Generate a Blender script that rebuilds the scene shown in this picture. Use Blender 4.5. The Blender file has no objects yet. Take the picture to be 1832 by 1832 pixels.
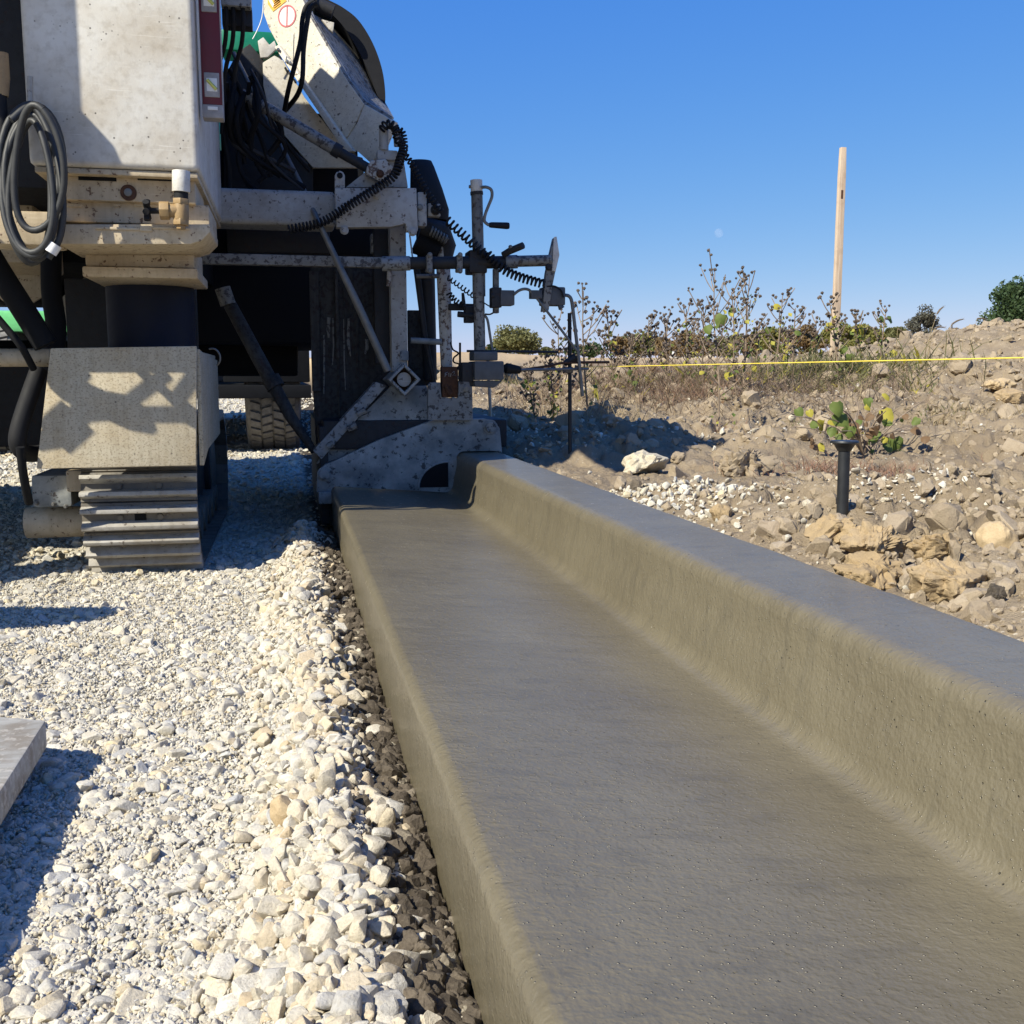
import bpy, bmesh, math, random
import numpy as np
from mathutils import Vector, Matrix, Euler

scene = bpy.context.scene
COL = scene.collection

# ------------------------------------------------------------------ camera
CAM_Z = 0.60
PITCH = math.atan(243 / 1832)
YAW = math.atan(401 / 1832 * math.cos(PITCH))
cam_data = bpy.data.cameras.new('camera')
cam = bpy.data.objects.new('camera', cam_data)
COL.objects.link(cam)
cam.location = (0, 0, CAM_Z)
cam.rotation_euler = (math.pi / 2 - PITCH, 0, -YAW)
cam_data.sensor_width = 36
cam_data.lens = 36.0
cam_data.clip_start = 0.02
cam_data.clip_end = 6000
scene.camera = cam

# ------------------------------------------------------------------ sky and sun
SA, SB = .95, .62
SUN_VEC = Vector((-SA, -SB, 1.0)).normalized()      # towards the sun
ELEV = math.asin(SUN_VEC.z)
AZ = math.atan2(SUN_VEC.x, SUN_VEC.y)
world = bpy.data.worlds.new('World')
scene.world = world
world.use_nodes = True
wn = world.node_tree
sky = wn.nodes.new('ShaderNodeTexSky')
sky.sky_type = 'NISHITA'
sky.sun_disc = False
sky.sun_elevation = ELEV
sky.sun_rotation = AZ
sky.altitude = 250
sky.air_density = 0.7
sky.dust_density = 0.3
sky.ozone_density = 2.0
bg = wn.nodes['Background']
bg.inputs['Strength'].default_value = 0.072
# clear autumn air: the camera's deeper blue, applied alike over the whole sky
sep = wn.nodes.new('ShaderNodeSeparateColor'); comb = wn.nodes.new('ShaderNodeCombineColor')
wn.links.new(sky.outputs[0], sep.inputs[0])
for ch_, (gain, pw) in enumerate(((.957, 1.227), (.787, .675), (.975, .16))):
    a_ = wn.nodes.new('ShaderNodeMath'); a_.operation = 'MULTIPLY'; a_.inputs[1].default_value = .123
    p_ = wn.nodes.new('ShaderNodeMath'); p_.operation = 'POWER'; p_.inputs[1].default_value = pw
    m_ = wn.nodes.new('ShaderNodeMath'); m_.operation = 'MULTIPLY'; m_.inputs[1].default_value = gain / .123
    wn.links.new(sep.outputs[ch_], a_.inputs[0]); wn.links.new(a_.outputs[0], p_.inputs[0]); wn.links.new(p_.outputs[0], m_.inputs[0]); wn.links.new(m_.outputs[0], comb.inputs[ch_])
wn.links.new(comb.outputs[0], bg.inputs['Color'])
sun_data = bpy.data.lights.new('sun', 'SUN')
sun_data.energy = 5.0
sun_data.angle = math.radians(0.53)
sun_data.color = (1.0, 0.95, 0.815)
sun = bpy.data.objects.new('sun', sun_data)
COL.objects.link(sun)
sun.location = (-20, -12, 20)
sun.rotation_euler = SUN_VEC.to_track_quat('Z', 'Y').to_euler()

scene.view_settings.view_transform = 'Standard'
scene.view_settings.look = 'None'
scene.view_settings.exposure = 0.62
scene.view_settings.gamma = 1.0
scene.view_settings.use_curve_mapping = False

# ------------------------------------------------------------------ camera geometry helpers (place things at real distances)
_f = Vector((math.sin(YAW) * math.cos(PITCH), math.cos(YAW) * math.cos(PITCH), -math.sin(PITCH)))
_r = Vector((math.cos(YAW), -math.sin(YAW), 0))
_u = _r.cross(_f)
_c = Vector((0, 0, CAM_Z))
def ray(x, y): return _f + _r * ((x - 916) / 1832) - _u * ((y - 916) / 1832)
def P(x, y, Y):
    d = ray(x, y); return _c + d * (Y / d.y)
def G(x, y, z):
    d = ray(x, y); return _c + d * ((z - CAM_Z) / d.z)
def S(px, Y): return px * Y / 1832.0          # size of px pixels at distance Y

# ------------------------------------------------------------------ noise and terrain height
def _hash(ix, iy, seed):
    h = (ix.astype(np.int64) * 374761393 + iy.astype(np.int64) * 668265263 + seed * 1274126177) & 0xFFFFFFFF
    h = ((h ^ (h >> 13)) * 1274126177) & 0xFFFFFFFF
    h = h ^ (h >> 16)
    return (h & 0xFFFFFF) / float(0xFFFFFF)
def vnoise(x, y, seed=0):
    ix = np.floor(x); iy = np.floor(y); fx = x - ix; fy = y - iy
    fx = fx * fx * (3 - 2 * fx); fy = fy * fy * (3 - 2 * fy)
    a = _hash(ix, iy, seed); b = _hash(ix + 1, iy, seed); c = _hash(ix, iy + 1, seed); d = _hash(ix + 1, iy + 1, seed)
    return (a + (b - a) * fx) * (1 - fy) + (c + (d - c) * fx) * fy
def fbm(x, y, seed=0, oct=4, gain=0.5):
    t = 0; amp = 1; n = 0
    for i in range(oct):
        ca, sa = math.cos(i * 1.1 + .3), math.sin(i * 1.1 + .3)
        t = t + amp * vnoise((x * ca - y * sa) * 2 ** i + 17.3 * i, (x * sa + y * ca) * 2 ** i - 9.1 * i, seed + i)
        n += amp; amp *= gain
    return t / n
def sstep(a, b, x):
    t = np.clip((x - a) / (b - a), 0, 1); return t * t * (3 - 2 * t)
def cell(x, y, seed=0):
    """rounded lumps (1 at lump centre)"""
    ix = np.floor(x); iy = np.floor(y); best = np.full(np.shape(x), 9.0); val = np.zeros(np.shape(x))
    for dx in (-1, 0, 1):
        for dy in (-1, 0, 1):
            cx = ix + dx + _hash(ix + dx, iy + dy, seed) ; cy = iy + dy + _hash(ix + dx, iy + dy, seed + 51)
            r = 0.35 + 0.65 * _hash(ix + dx, iy + dy, seed + 77)
            d = ((x - cx) ** 2 + (y - cy) ** 2) / (r * r)
            best = np.minimum(best, d)
    return np.sqrt(np.clip(1 - best, 0, 1))
def H(x, y):
    x = np.asarray(x, float); y = np.asarray(y, float)
    D = np.hypot(x, np.maximum(y, 0)) + 1e-6
    # soil side
    hd = np.interp(D, [0, 2, 3.5, 5, 7, 10, 15, 30, 60, 100, 1000, 3000], [.33, .33, .33, .30, .21, .09, -.07, -.47, -1.0, -1.75, -17.5, -52])
    zd = CAM_Z - hd
    zd = zd + 0.60 * np.exp(-(((x - 9.2) / 3.3) ** 2 + ((y - 10.0) / 2.6) ** 2))
    zd = zd + 0.16 * np.exp(-(((x - 5.2) / 1.6) ** 2 + ((y - 6.4) / 1.2) ** 2))
    zd = zd + 0.22 * np.exp(-(((x - 5.2) / 2.6) ** 2 + ((y - 30.0) / 3.0) ** 2))
    near = 1 / (1 + (D / 14.0) ** 2)
    mid = np.clip(D / 6.0, .6, 6.0)
    n1 = fbm(x / .55, y / .55, 3, 4) - .5
    c1 = cell(x / .17, y / .17, 5); c2 = cell(x / .075 + 3.3, y / .075, 9); c3 = cell(x / .032, y / .032 + 1.7, 15)
    patch = sstep(.34, .58, fbm(x / .7 + 5, y / .7, 21, 3))
    zd = zd + near * (n1 * .11 + patch * (.055 * c1 + .040 * c2) + .022 * c2 + .016 * c3) * (.55 + .45 * sstep(.85, 1.5, x))
    zd = zd + near * .040 * (fbm(x / .07, y / .07, 31, 5, .6) - .5) + near * sstep(5, 8, D) * .05 * patch * cell(x / .33, y / .33, 44)
    # gravel side
    zg = CAM_Z - np.interp(D, [0, 14, 30, 100, 1000, 3000], [.585, .585, .30, -1.6, -17.5, -52])
    zg = zg + near * (.028 * (fbm(x / .45, y / .45, 61, 3) - .5) + .010 * (fbm(x / .05, y / .05, 66, 2) - .5))
    wob = .03 * (fbm(y / .5, y * 0 + .5, 71, 2) - .5)
    by = 1 - sstep(3.55, 3.8, y)
    zg = zg + by * (.072 + .045 * (fbm(y / .3, x / .2, 75, 2) - .5)) * np.exp(-((x - .035 - wob) / .075) ** 2)
    zg = zg + by * (.012 + .05 * (fbm(y / .12, x / .1, 77, 2) - .5)) * sstep(.08, .125, x)
    t = sstep(.55, .76, x) * (1 - sstep(3.6, 4.2, y)) + sstep(.60, .84, x + .1 * (fbm(y / .4, x / .4, 81, 2) - .5)) * sstep(3.6, 4.2, y)
    z = zg * (1 - t) + zd * t
    edge_ = sstep(.74, .80, x) * (1 - sstep(.80, 1.0, x)) * (1 - sstep(3.6, 4.0, y))
    z = np.where((x > .70) & (x < 1.1) & (y < 3.9), np.minimum(z, .285 + .35 * np.clip(x - .80, 0, 1)), z)
    slab = sstep(.155, .20, x) * (1 - sstep(.62, .74, x)) * (1 - sstep(3.7, 3.8, y))
    return z * (1 - slab) + np.minimum(z, .05) * slab
def h1(x, y): return float(H(np.array([x]), np.array([y]))[0])
def onG(x, y, lo=.4, hi=60.0):
    """point on the terrain seen at pixel (x, y)"""
    d = ray(x, y)
    ts = np.geomspace(lo, hi, 600)
    px_ = d.x * ts; py_ = d.y * ts; pz_ = CAM_Z + d.z * ts
    hit = np.nonzero(pz_ <= H(px_, py_))[0]
    t = ts[hit[0]] if len(hit) else hi
    return Vector((d.x * t, d.y * t, h1(d.x * t, d.y * t)))

# ------------------------------------------------------------------ mesh helpers
_wpos = {}
class MB:
    """collects faces in world coordinates; build() makes ONE mesh object"""
    def __init__(s): s.v = []; s.f = []
    def add(s, vs, fs):
        o = len(s.v); s.v += [tuple(v) for v in vs]; s.f += [tuple(i + o for i in f) for f in fs]; return s
    def box(s, x0, x1, y0, y1, z0, z1):
        return s.add([(x, y, z) for z in (z0, z1) for y in (y0, y1) for x in (x0, x1)],
                     [(0, 2, 3, 1), (4, 5, 7, 6), (0, 1, 5, 4), (1, 3, 7, 5), (3, 2, 6, 7), (2, 0, 4, 6)])
    def prism(s, pts, vec):
        n = len(pts); vec = Vector(vec)
        pts = [Vector(p) for p in pts]
        nrm = Vector((0, 0, 0))
        for i in range(n): nrm += pts[i].cross(pts[(i + 1) % n])
        if nrm.dot(vec) > 0: pts.reverse()
        vs = pts + [p + vec for p in pts]
        fs = [tuple(range(n)), tuple(range(2 * n - 1, n - 1, -1))] + [((i + 1) % n, i, i + n, (i + 1) % n + n) for i in range(n)]
        return s.add(vs, fs)
    def tube(s, pts, r, n=8, cap=True):
        pts = [Vector(p) for p in pts]; m = len(pts)
        rs = r if isinstance(r, (list, tuple)) else [r] * m
        up = None; rings = []
        for i, p in enumerate(pts):
            t = (pts[min(i + 1, m - 1)] - pts[max(i - 1, 0)])
            if t.length < 1e-9: t = Vector((0, 0, 1))
            t.normalize()
            if up is None:
                a = Vector((0, 0, 1)) if abs(t.z) < .9 else Vector((1, 0, 0))
                up = t.cross(a).normalized()
            else:
                up = (up - t * up.dot(t))
                if up.length < 1e-6: up = t.orthogonal()
                up.normalize()
            w = t.cross(up)
            rings.append([p + (up * math.cos(2 * math.pi * k / n) + w * math.sin(2 * math.pi * k / n)) * rs[i] for k in range(n)])
        vs = [v for g in rings for v in g]; fs = []
        for i in range(m - 1):
            for k in range(n):
                a, b = i * n + k, i * n + (k + 1) % n
                fs.append((a, b, b + n, a + n))
        if cap:
            fs.append(tuple(range(n - 1, -1, -1))); fs.append(tuple(range((m - 1) * n, m * n)))
        return s.add(vs, fs)
    def cyl(s, a, b, r, r2=None, n=20): return s.tube([a, b], [r, r if r2 is None else r2], n)
    def sphere(s, c, r, n=10, sc=(1, 1, 1)):
        c = Vector(c); vs = []; fs = []
        for j in range(n + 1):
            th = math.pi * j / n
            for k in range(2 * n):
                ph = math.pi * k / n
                vs.append((c.x + r * sc[0] * math.sin(th) * math.cos(ph), c.y + r * sc[1] * math.sin(th) * math.sin(ph), c.z + r * sc[2] * math.cos(th)))
        for j in range(n):
            for k in range(2 * n):
                a, b = j * 2 * n + k, j * 2 * n + (k + 1) % (2 * n)
                fs.append((a, a + 2 * n, b + 2 * n, b))
        return s.add(vs, fs)
    def build(s, name, mat, parent=None, bevel=0, seg=2, smooth=40, origin=None, merge=False):
        V = np.array(s.v, float).reshape(-1, 3)
        c = (V.min(0) + V.max(0)) / 2 if origin is None else np.array(origin, float)
        base = np.array(_wpos[parent.name] if parent else (0, 0, 0), float)
        me = bpy.data.meshes.new(name)
        me.from_pydata((V - c).tolist(), [], s.f)
        if bevel or merge:
            bm = bmesh.new(); bm.from_mesh(me)
            if merge: bmesh.ops.remove_doubles(bm, verts=bm.verts, dist=1e-5)
            if bevel:
                es = [e for e in bm.edges if len(e.link_faces) == 2 and e.calc_face_angle(0) > .5]
                bmesh.ops.bevel(bm, geom=es, offset=bevel, segments=seg, profile=.6, affect='EDGES', clamp_overlap=True)
            bm.to_mesh(me); bm.free()
        if smooth:
            me.polygons.foreach_set('use_smooth', [True] * len(me.polygons))
            me.set_sharp_from_angle(angle=math.radians(smooth))
        me.materials.append(mat)
        o = bpy.data.objects.new(name, me); COL.objects.link(o)
        o.location = (c - base).tolist()
        if parent: o.parent = parent
        _wpos[o.name] = tuple(c)
        return o
def thing(name, label, cat, loc, group=None):
    o = bpy.data.objects.new(name, None); COL.objects.link(o)
    o.empty_display_size = .1; o.location = loc; _wpos[o.name] = tuple(loc)
    o['label'] = label; o['category'] = cat
    if group: o['group'] = group
    return o
def tag(o, label, cat, group=None):
    o['label'] = label; o['category'] = cat
    if group: o['group'] = group
    return o
def kind(o, k, label=None):
    o['kind'] = k
    if label: o['label'] = label
    return o
def smooth_path(pts, n=8):
    """Catmull-Rom through points"""
    pts = [Vector(p) for p in pts]; out = []
    for i in range(len(pts) - 1):
        p0 = pts[max(i - 1, 0)]; p1 = pts[i]; p2 = pts[i + 1]; p3 = pts[min(i + 2, len(pts) - 1)]
        for k in range(n):
            t = k / n
            out.append(.5 * ((2 * p1) + (p2 - p0) * t + (2 * p0 - 5 * p1 + 4 * p2 - p3) * t * t + (3 * p1 - p0 - 3 * p2 + p3) * t ** 3))
    out.append(pts[-1]); return out
def helix(path, R, pitch, per=9):
    path = smooth_path(path, 12)
    L = [0]
    for a, b in zip(path, path[1:]): L.append(L[-1] + (b - a).length)
    turns = max(2, int(L[-1] / pitch)); N = turns * per; out = []
    ls = np.array(L); arr = np.array([tuple(p) for p in path])
    up = None
    for i in range(N + 1):
        s_ = L[-1] * i / N
        p = Vector([np.interp(s_, ls, arr[:, k]) for k in range(3)])
        q = Vector([np.interp(min(s_ + .01, L[-1]), ls, arr[:, k]) for k in range(3)]); q0 = Vector([np.interp(max(s_ - .01, 0), ls, arr[:, k]) for k in range(3)])
        t = (q - q0).normalized()
        if up is None: up = t.orthogonal().normalized()
        up = (up - t * up.dot(t)).normalized(); w = t.cross(up); a = 2 * math.pi * i / per
        out.append(p + (up * math.cos(a) + w * math.sin(a)) * R)
    return out
# ------------------------------------------------------------------ materials (all procedural)
class NT:
    def __init__(s, name):
        s.m = bpy.data.materials.new(name); s.m.use_nodes = True; s.t = s.m.node_tree; s.b = s.t.nodes['Principled BSDF']
        s.o = None
    def n(s, typ, **kw):
        nd = s.t.nodes.new(typ)
        for k, v in kw.items():
            if k.startswith('_'): setattr(nd, k[1:], v)
            else: nd.inputs[k.replace('__', ' ')].default_value = v
        return nd
    def l(s, a, b): s.t.links.new(a, b)
    def co(s, scale=(1, 1, 1), kind_='Object'):
        if s.o is None: s.o = s.n('ShaderNodeTexCoord')
        src = s.o.outputs[kind_]
        if kind_ == 'World':
            pass
        mp = s.n('ShaderNodeMapping'); mp.inputs['Scale'].default_value = scale
        s.l(src, mp.inputs['Vector']); return mp.outputs[0]
    def wco(s, scale=(1, 1, 1)):
        g = s.n('ShaderNodeNewGeometry'); mp = s.n('ShaderNodeMapping'); mp.inputs['Scale'].default_value = scale
        s.l(g.outputs['Position'], mp.inputs['Vector']); return mp.outputs[0]
    def noise(s, scale, detail=5, rough=.55, vec=None, dist=0):
        nd = s.n('ShaderNodeTexNoise', Scale=scale, Detail=detail, Roughness=rough, Distortion=dist)
        s.l(vec if vec is not None else s.wco(), nd.inputs['Vector']); return nd.outputs[0]
    def vor(s, scale, vec=None, rnd=1.0):
        nd = s.n('ShaderNodeTexVoronoi', Scale=scale, Randomness=rnd)
        s.l(vec if vec is not None else s.wco(), nd.inputs['Vector']); return nd
    def ramp(s, fac, a, b, inv=False):
        nd = s.n('ShaderNodeMapRange'); nd.inputs['From Min'].default_value = a; nd.inputs['From Max'].default_value = b
        nd.inputs['To Min'].default_value = 1.0 if inv else 0.0; nd.inputs['To Max'].default_value = 0.0 if inv else 1.0
        s.l(fac, nd.inputs[0]); return nd.outputs[0]
    def mul(s, a, b, op='MULTIPLY'):
        nd = s.n('ShaderNodeMath', _operation=op)
        for i, q in enumerate((a, b)):
            if isinstance(q, (int, float)): nd.inputs[i].default_value = q
            else: s.l(q, nd.inputs[i])
        return nd.outputs[0]
    def mix(s, fac, a, b, mode='MIX'):
        nd = s.n('ShaderNodeMix', _data_type='RGBA', _blend_type=mode)
        for sock, q in ((nd.inputs[0], fac), (nd.inputs[6], a), (nd.inputs[7], b)):
            if isinstance(q, (int, float)): sock.default_value = q
            elif isinstance(q, tuple): sock.default_value = (*q, 1)
            else: s.l(q, sock)
        return nd.outputs[2]
    def bump(s, h, strength=.5, dist=.01, prev=None):
        nd = s.n('ShaderNodeBump', Strength=strength, Distance=dist)
        s.l(h, nd.inputs['Height'])
        if prev is not None: s.l(prev, nd.inputs['Normal'])
        return nd.outputs[0]
    def out(s, col=None, rough=.6, metal=0, nrm=None, spec=None):
        b = s.b
        if col is not None:
            if isinstance(col, tuple): b.inputs['Base Color'].default_value = (*col, 1)
            else: s.l(col, b.inputs['Base Color'])
        if isinstance(rough, (int, float)): b.inputs['Roughness'].default_value = rough
        else: s.l(rough, b.inputs['Roughness'])
        if isinstance(metal, (int, float)): b.inputs['Metallic'].default_value = metal
        else: s.l(metal, b.inputs['Metallic'])
        if nrm is not None: s.l(nrm, b.inputs['Normal'])
        if spec is not None: b.inputs['Specular IOR Level'].default_value = spec
        return s.m
def paint(name, base, grime=(.34, .27, .18), g_amt=.5, chip=.0, chip_col=(.03, .032, .035), rust=.0, speck=.5, rough=.5, streak=0, splat=0.0, fs=1.0, cs=60):
    """worn industrial paint: dust, drips, concrete splatter, specks, scratches and chips down to primer and rust"""
    t = NT(name); w = t.wco()
    n1 = t.noise(6 * fs, 6, .6); n2 = t.noise(45 * fs, 5, .6); n3 = t.noise(18 * fs, 8, .7)
    col = t.mix(t.mul(t.ramp(n1, .38, .72), g_amt), base, grime)
    col = t.mix(t.mul(t.ramp(n2, .48, .75), g_amt * .6), col, tuple(.6 * c for c in grime))
    if splat:
        sp = t.ramp(t.noise(90 * fs, 3, .6), .50, .56)
        col = t.mix(t.mul(sp, splat), col, (.50, .43, .31))
        sp2 = t.ramp(t.noise(150 * fs, 4, .65, t.wco((1, 1, 1.3))), .53, .60)
        col = t.mix(t.mul(sp2, splat), col, (.16, .12, .075))
    if streak:
        st = t.ramp(t.noise(1.0, 5, .65, t.wco((70, 70, 3))), .45, .75)
        col = t.mix(t.mul(st, streak), col, tuple(.45 * c for c in grime))
    # scratches: two stretched noises
    s1 = t.ramp(t.noise(1.0, 2, .5, t.wco((9, 9, 240))), .66, .70)
    col = t.mix(t.mul(t.mul(s1, t.ramp(n1, .45, .6)), .35), col, tuple(min(1, 1.25 * c) for c in base))
    if speck:
        v = t.vor(60 * fs); d = t.ramp(v.outputs['Distance'], .10, .16, True)
        msk = t.ramp(t.noise(11 * fs, 3, .6), .50, .62)
        col = t.mix(t.mul(t.mul(d, msk), speck), col, (.03, .025, .02))
        v2 = t.vor(26 * fs); d2 = t.ramp(v2.outputs['Distance'], .05, .085, True)
        col = t.mix(t.mul(d2, speck * .9), col, (.035, .03, .025))
    metal = 0.0
    hgt = n3
    if chip:
        ch = t.mul(t.ramp(t.noise(cs, 9, .66), .615 - chip * .22, .655 - chip * .22), .85)
        cc = t.mix(t.ramp(t.noise(30 * fs, 4, .6), .45, .6), chip_col, (.09, .035, .016)) if rust else chip_col
        if rust: cc = t.mix(rust, chip_col, cc)
        col = t.mix(ch, col, cc)
        hgt = t.mul(n3, ch, 'SUBTRACT')
    nr = t.bump(hgt, .35, .004)
    return t.out(col, t.mul(t.mul(n2, .35), rough - .12, 'ADD'), 0, nr, .4)
def plain(name, col, rough=.6, metal=0, var=.25, scale=30, bump=.2, spec=.5):
    t = NT(name); n = t.noise(scale, 6, .6); c2 = tuple(c * (1 - var) for c in col); c3 = tuple(min(1, c * (1 + var)) for c in col)
    return t.out(t.mix(t.ramp(n, .3, .7), c2, c3), t.mul(t.mul(n, .3), rough - .15, 'ADD'), metal, t.bump(n, bump, .003), spec)

M = {}
M['tank'] = paint('tank_white_paint', (.64, .62, .565), (.42, .345, .24), .70, 0, speck=.85, rough=.42)
M['white'] = paint('dusty_white_paint', (.37, .37, .355), (.20, .17, .125), .65, .12, speck=.7, rough=.5, rust=.5)
M['cream'] = paint('cream_chassis_paint', (.55, .46, .32), (.36, .25, .13), .55, .10, (.10, .05, .025), 1, .4, .55, streak=.25)
M['fender'] = paint('splattered_fender_paint', (.52, .46, .335), (.43, .33, .19), .85, 0, speck=.7, rough=.85, splat=.56, streak=.35)
M['mold'] = paint('worn_mold_paint', (.14, .155, .16), (.40, .41, .39), .95, .18, (.018, .021, .024), .25, .5, .5, cs=45, fs=1.6)
M['mold2'] = paint('chipped_white_mold_paint', (.25, .265, .27), (.13, .125, .11), .7, .34, (.02, .024, .026), .2, .4, .45)
M['rustwhite'] = paint('rusty_white_post_paint', (.48, .47, .43), (.28, .23, .17), .5, .45, (.03, .02, .015), 1, .4, .55)
M['chute'] = paint('conveyor_white_paint', (.66, .62, .52), (.46, .38, .26), .5, .06, speck=.3, rough=.5, splat=.15, rust=.6)
M['hopper'] = paint('grimy_hopper_steel', (.05, .05, .048), (.022, .021, .02), .6, .42, (.012, .013, .015), .2, .3, .7, streak=.7)
M['dark'] = paint('dark_machine_steel', (.016, .017, .020), (.028, .025, .02), .4, .2, (.012, .012, .014), .2, .2, .6)
M['black'] = plain('black_paint', (.006, .0065, .008), .75, spec=.2)
M['navy'] = plain('navy_cylinder_paint', (.003, .005, .016), .6, spec=.25)
M['mottle'] = paint('mottled_cylinder_paint', (.23, .225, .205), (.12, .11, .09), .6, .42, (.03, .031, .032), .2, .3, .5)
M['post'] = paint('galvanised_jack_tube', (.16, .16, .15), (.08, .07, .06), .6, .35, (.03, .03, .03), .3, .3, .45)
M['grey'] = plain('grey_plastic_housing', (.075, .078, .080), .6)
M['steel'] = plain('worn_bright_steel', (.42, .41, .38), .38, .85, .2)
M['rodsteel'] = plain('dull_steel_rod', (.16, .155, .14), .5, .4, .25)
M['track'] = paint('track_shoe_steel', (.10, .092, .08), (.27, .225, .16), .65, .06, (.07, .06, .05), .3, .3, .5)
M['grouser'] = paint('sunlit_worn_grouser_steel', (.40, .38, .34), (.22, .185, .13), .8, .04, (.08, .07, .06), .3, .3, .5)  # paler than the shoes: worn ridges, plus sunlit contrast put into the colour
M['rust'] = plain('rusted_iron', (.075, .032, .015), .85, 0, .5, 60, .5)
M['rubber'] = plain('black_rubber', (.010, .010, .011), .72, 0, .3, spec=.3)
M['hose'] = plain('dusty_grey_hose', (.026, .027, .027), .55, 0, .35, 22)
M['tyre'] = plain('dusty_tyre_rubber', (.16, .15, .135), .8, 0, .35, 25)
M['brass'] = paint('dull_brass', (.33, .22, .10), (.20, .13, .07), .6, 0, speck=.3, rough=.45)
M['pvc'] = paint('dusty_white_pvc', (.62, .61, .57), (.40, .34, .25), .6, 0, speck=.4, rough=.5, fs=3)
M['red'] = plain('red_level_aluminium', (.105, .003, .012), .5, .0, .12)
M['levelgrey'] = plain('grey_level_plastic', (.30, .28, .27), .5)
M['vial'] = plain('yellow_vial', (.55, .55, .12), .15, 0, .05)
M['green'] = plain('green_truck_paint', (.006, .17, .085), .35, 0, .08)
M['lime'] = plain('sunlit_green_truck_paint', (.16, .55, .20), .4, 0, .08)  # lit copy of the truck green, sunlight put into the colour
M['orange'] = plain('orange_decal', (.75, .38, .04), .5, 0, .15)
M['decalwhite'] = plain('decal_white', (.74, .72, .68), .5, 0, .05)
M['decalred'] = plain('decal_red', (.55, .13, .14), .5, 0, .2)
M['string'] = plain('yellow_mason_line', (.78, .62, .08), .7, 0, .2, 200)
M['pinblack'] = plain('black_pin_paint', (.016, .017, .018), .45, 0, .3)
M['stakeblack'] = plain('black_steel_stake', (.010, .010, .011), .6, 0, .3)

def mat_wood():
    t = NT('weathered_pine_stake'); g = t.noise(1.0, 6, .6, t.wco((160, 160, 4))); k = t.noise(9, 4, .6)
    col = t.mix(t.ramp(g, .3, .7), (.44, .31, .20), (.66, .53, .39)); col = t.mix(t.mul(t.ramp(k, .5, .7), .5), col, (.36, .26, .18))
    return t.out(col, .75, 0, t.bump(g, .4, .002), .3)
M['wood'] = mat_wood()
def mat_plank():
    t = NT('grey_plank_wood'); g = t.noise(1.0, 6, .6, t.wco((6, 70, 70))); k = t.noise(14, 6, .65)
    col = t.mix(t.ramp(g, .3, .7), (.30, .28, .235), (.44, .42, .37)); col = t.mix(t.mul(t.ramp(k, .48, .62), .75), col, (.24, .20, .15))
    col = t.mix(t.mul(t.ramp(t.noise(70, 3), .56, .64), .5), col, (.60, .55, .46))
    return t.out(col, .85, 0, t.bump(g, .5, .003), .2)
M['plank'] = mat_plank()

def mat_concrete():
    t = NT('fresh_wet_concrete')
    rip = t.noise(1.0, 1, .45, t.wco((88, 118, 88)), .7)       # drag ripples left across the pour by the mold
    dim = t.noise(210, 1, .5); big = t.noise(4.5, 4, .6); pit = t.vor(110); grit = t.vor(175)
    pits = t.mul(t.ramp(pit.outputs['Distance'], .05, .14, True), t.ramp(t.noise(22, 2), .56, .64))
    sparkle_grains = t.mul(t.ramp(grit.outputs['Distance'], .10, .22, True), t.ramp(t.noise(80, 2), .48, .58))
    lump = t.noise(20, 2, .5, t.wco((1, 1.6, 1)))
    col = t.mix(t.ramp(big, .3, .7), (.114, .095, .058), (.152, .129, .081))
    col = t.mix(t.mul(t.ramp(rip, .36, .64), .22), col, (.160, .138, .088))
    col = t.mix(t.mul(t.ramp(t.noise(14, 4, .6, t.wco((1, 2.5, 1))), .52, .68), .35), col, (.078, .068, .046))
    col = t.mix(t.mul(sparkle_grains, .55), col, (.29, .26, .195))  # pale flecks painted in for the sparkle of the wet surface
    col = t.mix(t.mul(pits, .75), col, (.045, .038, .028))
    b1 = t.bump(lump, .22, .008, t.bump(rip, .36, .0036)); b2 = t.bump(dim, .38, .0022, b1); b3 = t.bump(sparkle_grains, .9, .0016, b2); b4 = t.bump(pits, .9, -.0035, b3)
    m = t.out(col, .55, 0, b4, .4)
    t.b.inputs['Coat Weight'].default_value = .50; t.b.inputs['Coat IOR'].default_value = 1.38
    t.l(t.mul(t.mul(t.ramp(t.noise(50, 3, .6), .35, .7), .14), .14, 'ADD'), t.b.inputs['Coat Roughness']); t.l(b4, t.b.inputs['Coat Normal'])
    return m
M['concrete'] = mat_concrete()

def mat_stone(name, pal, rnd_only=True, bump=.7, tint=(.36, .31, .225), light=(.64, .60, .51)):
    """crushed limestone; colour differs from stone to stone"""
    t = NT(name); oi = t.n('ShaderNodeObjectInfo'); r = oi.outputs['Random']
    cr = t.n('ShaderNodeValToRGB'); el = cr.color_ramp.elements
    while len(el) < len(pal): el.new(.5)
    for i, (p, c) in enumerate(pal): el[i].position = p; el[i].color = (*c, 1)
    t.l(r, cr.inputs[0])
    n1 = t.noise(85, 7, .7); n2 = t.noise(330, 5, .65)
    col = t.mix(t.mul(t.ramp(n1, .46, .66), .5), cr.outputs[0], tint)
    col = t.mix(t.mul(t.ramp(n2, .35, .5, True), .30), col, tuple(.62 * c for c in tint))
    col = t.mix(t.mul(t.ramp(n2, .55, .7), .25), col, light)
    return t.out(col, .85, 0, t.bump(n2, .5, .002, t.bump(n1, bump, .004)), .25)
LIME = [(0, (.52, .475, .38)), (.25, (.59, .55, .46)), (.45, (.47, .44, .37)), (.6, (.58, .51, .38)), (.76, (.63, .595, .51)), (.86, (.40, .395, .375)), (.94, (.54, .44, .275)), (1.0, (.60, .52, .36))]
M['stone'] = mat_stone('crushed_limestone', LIME)
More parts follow.
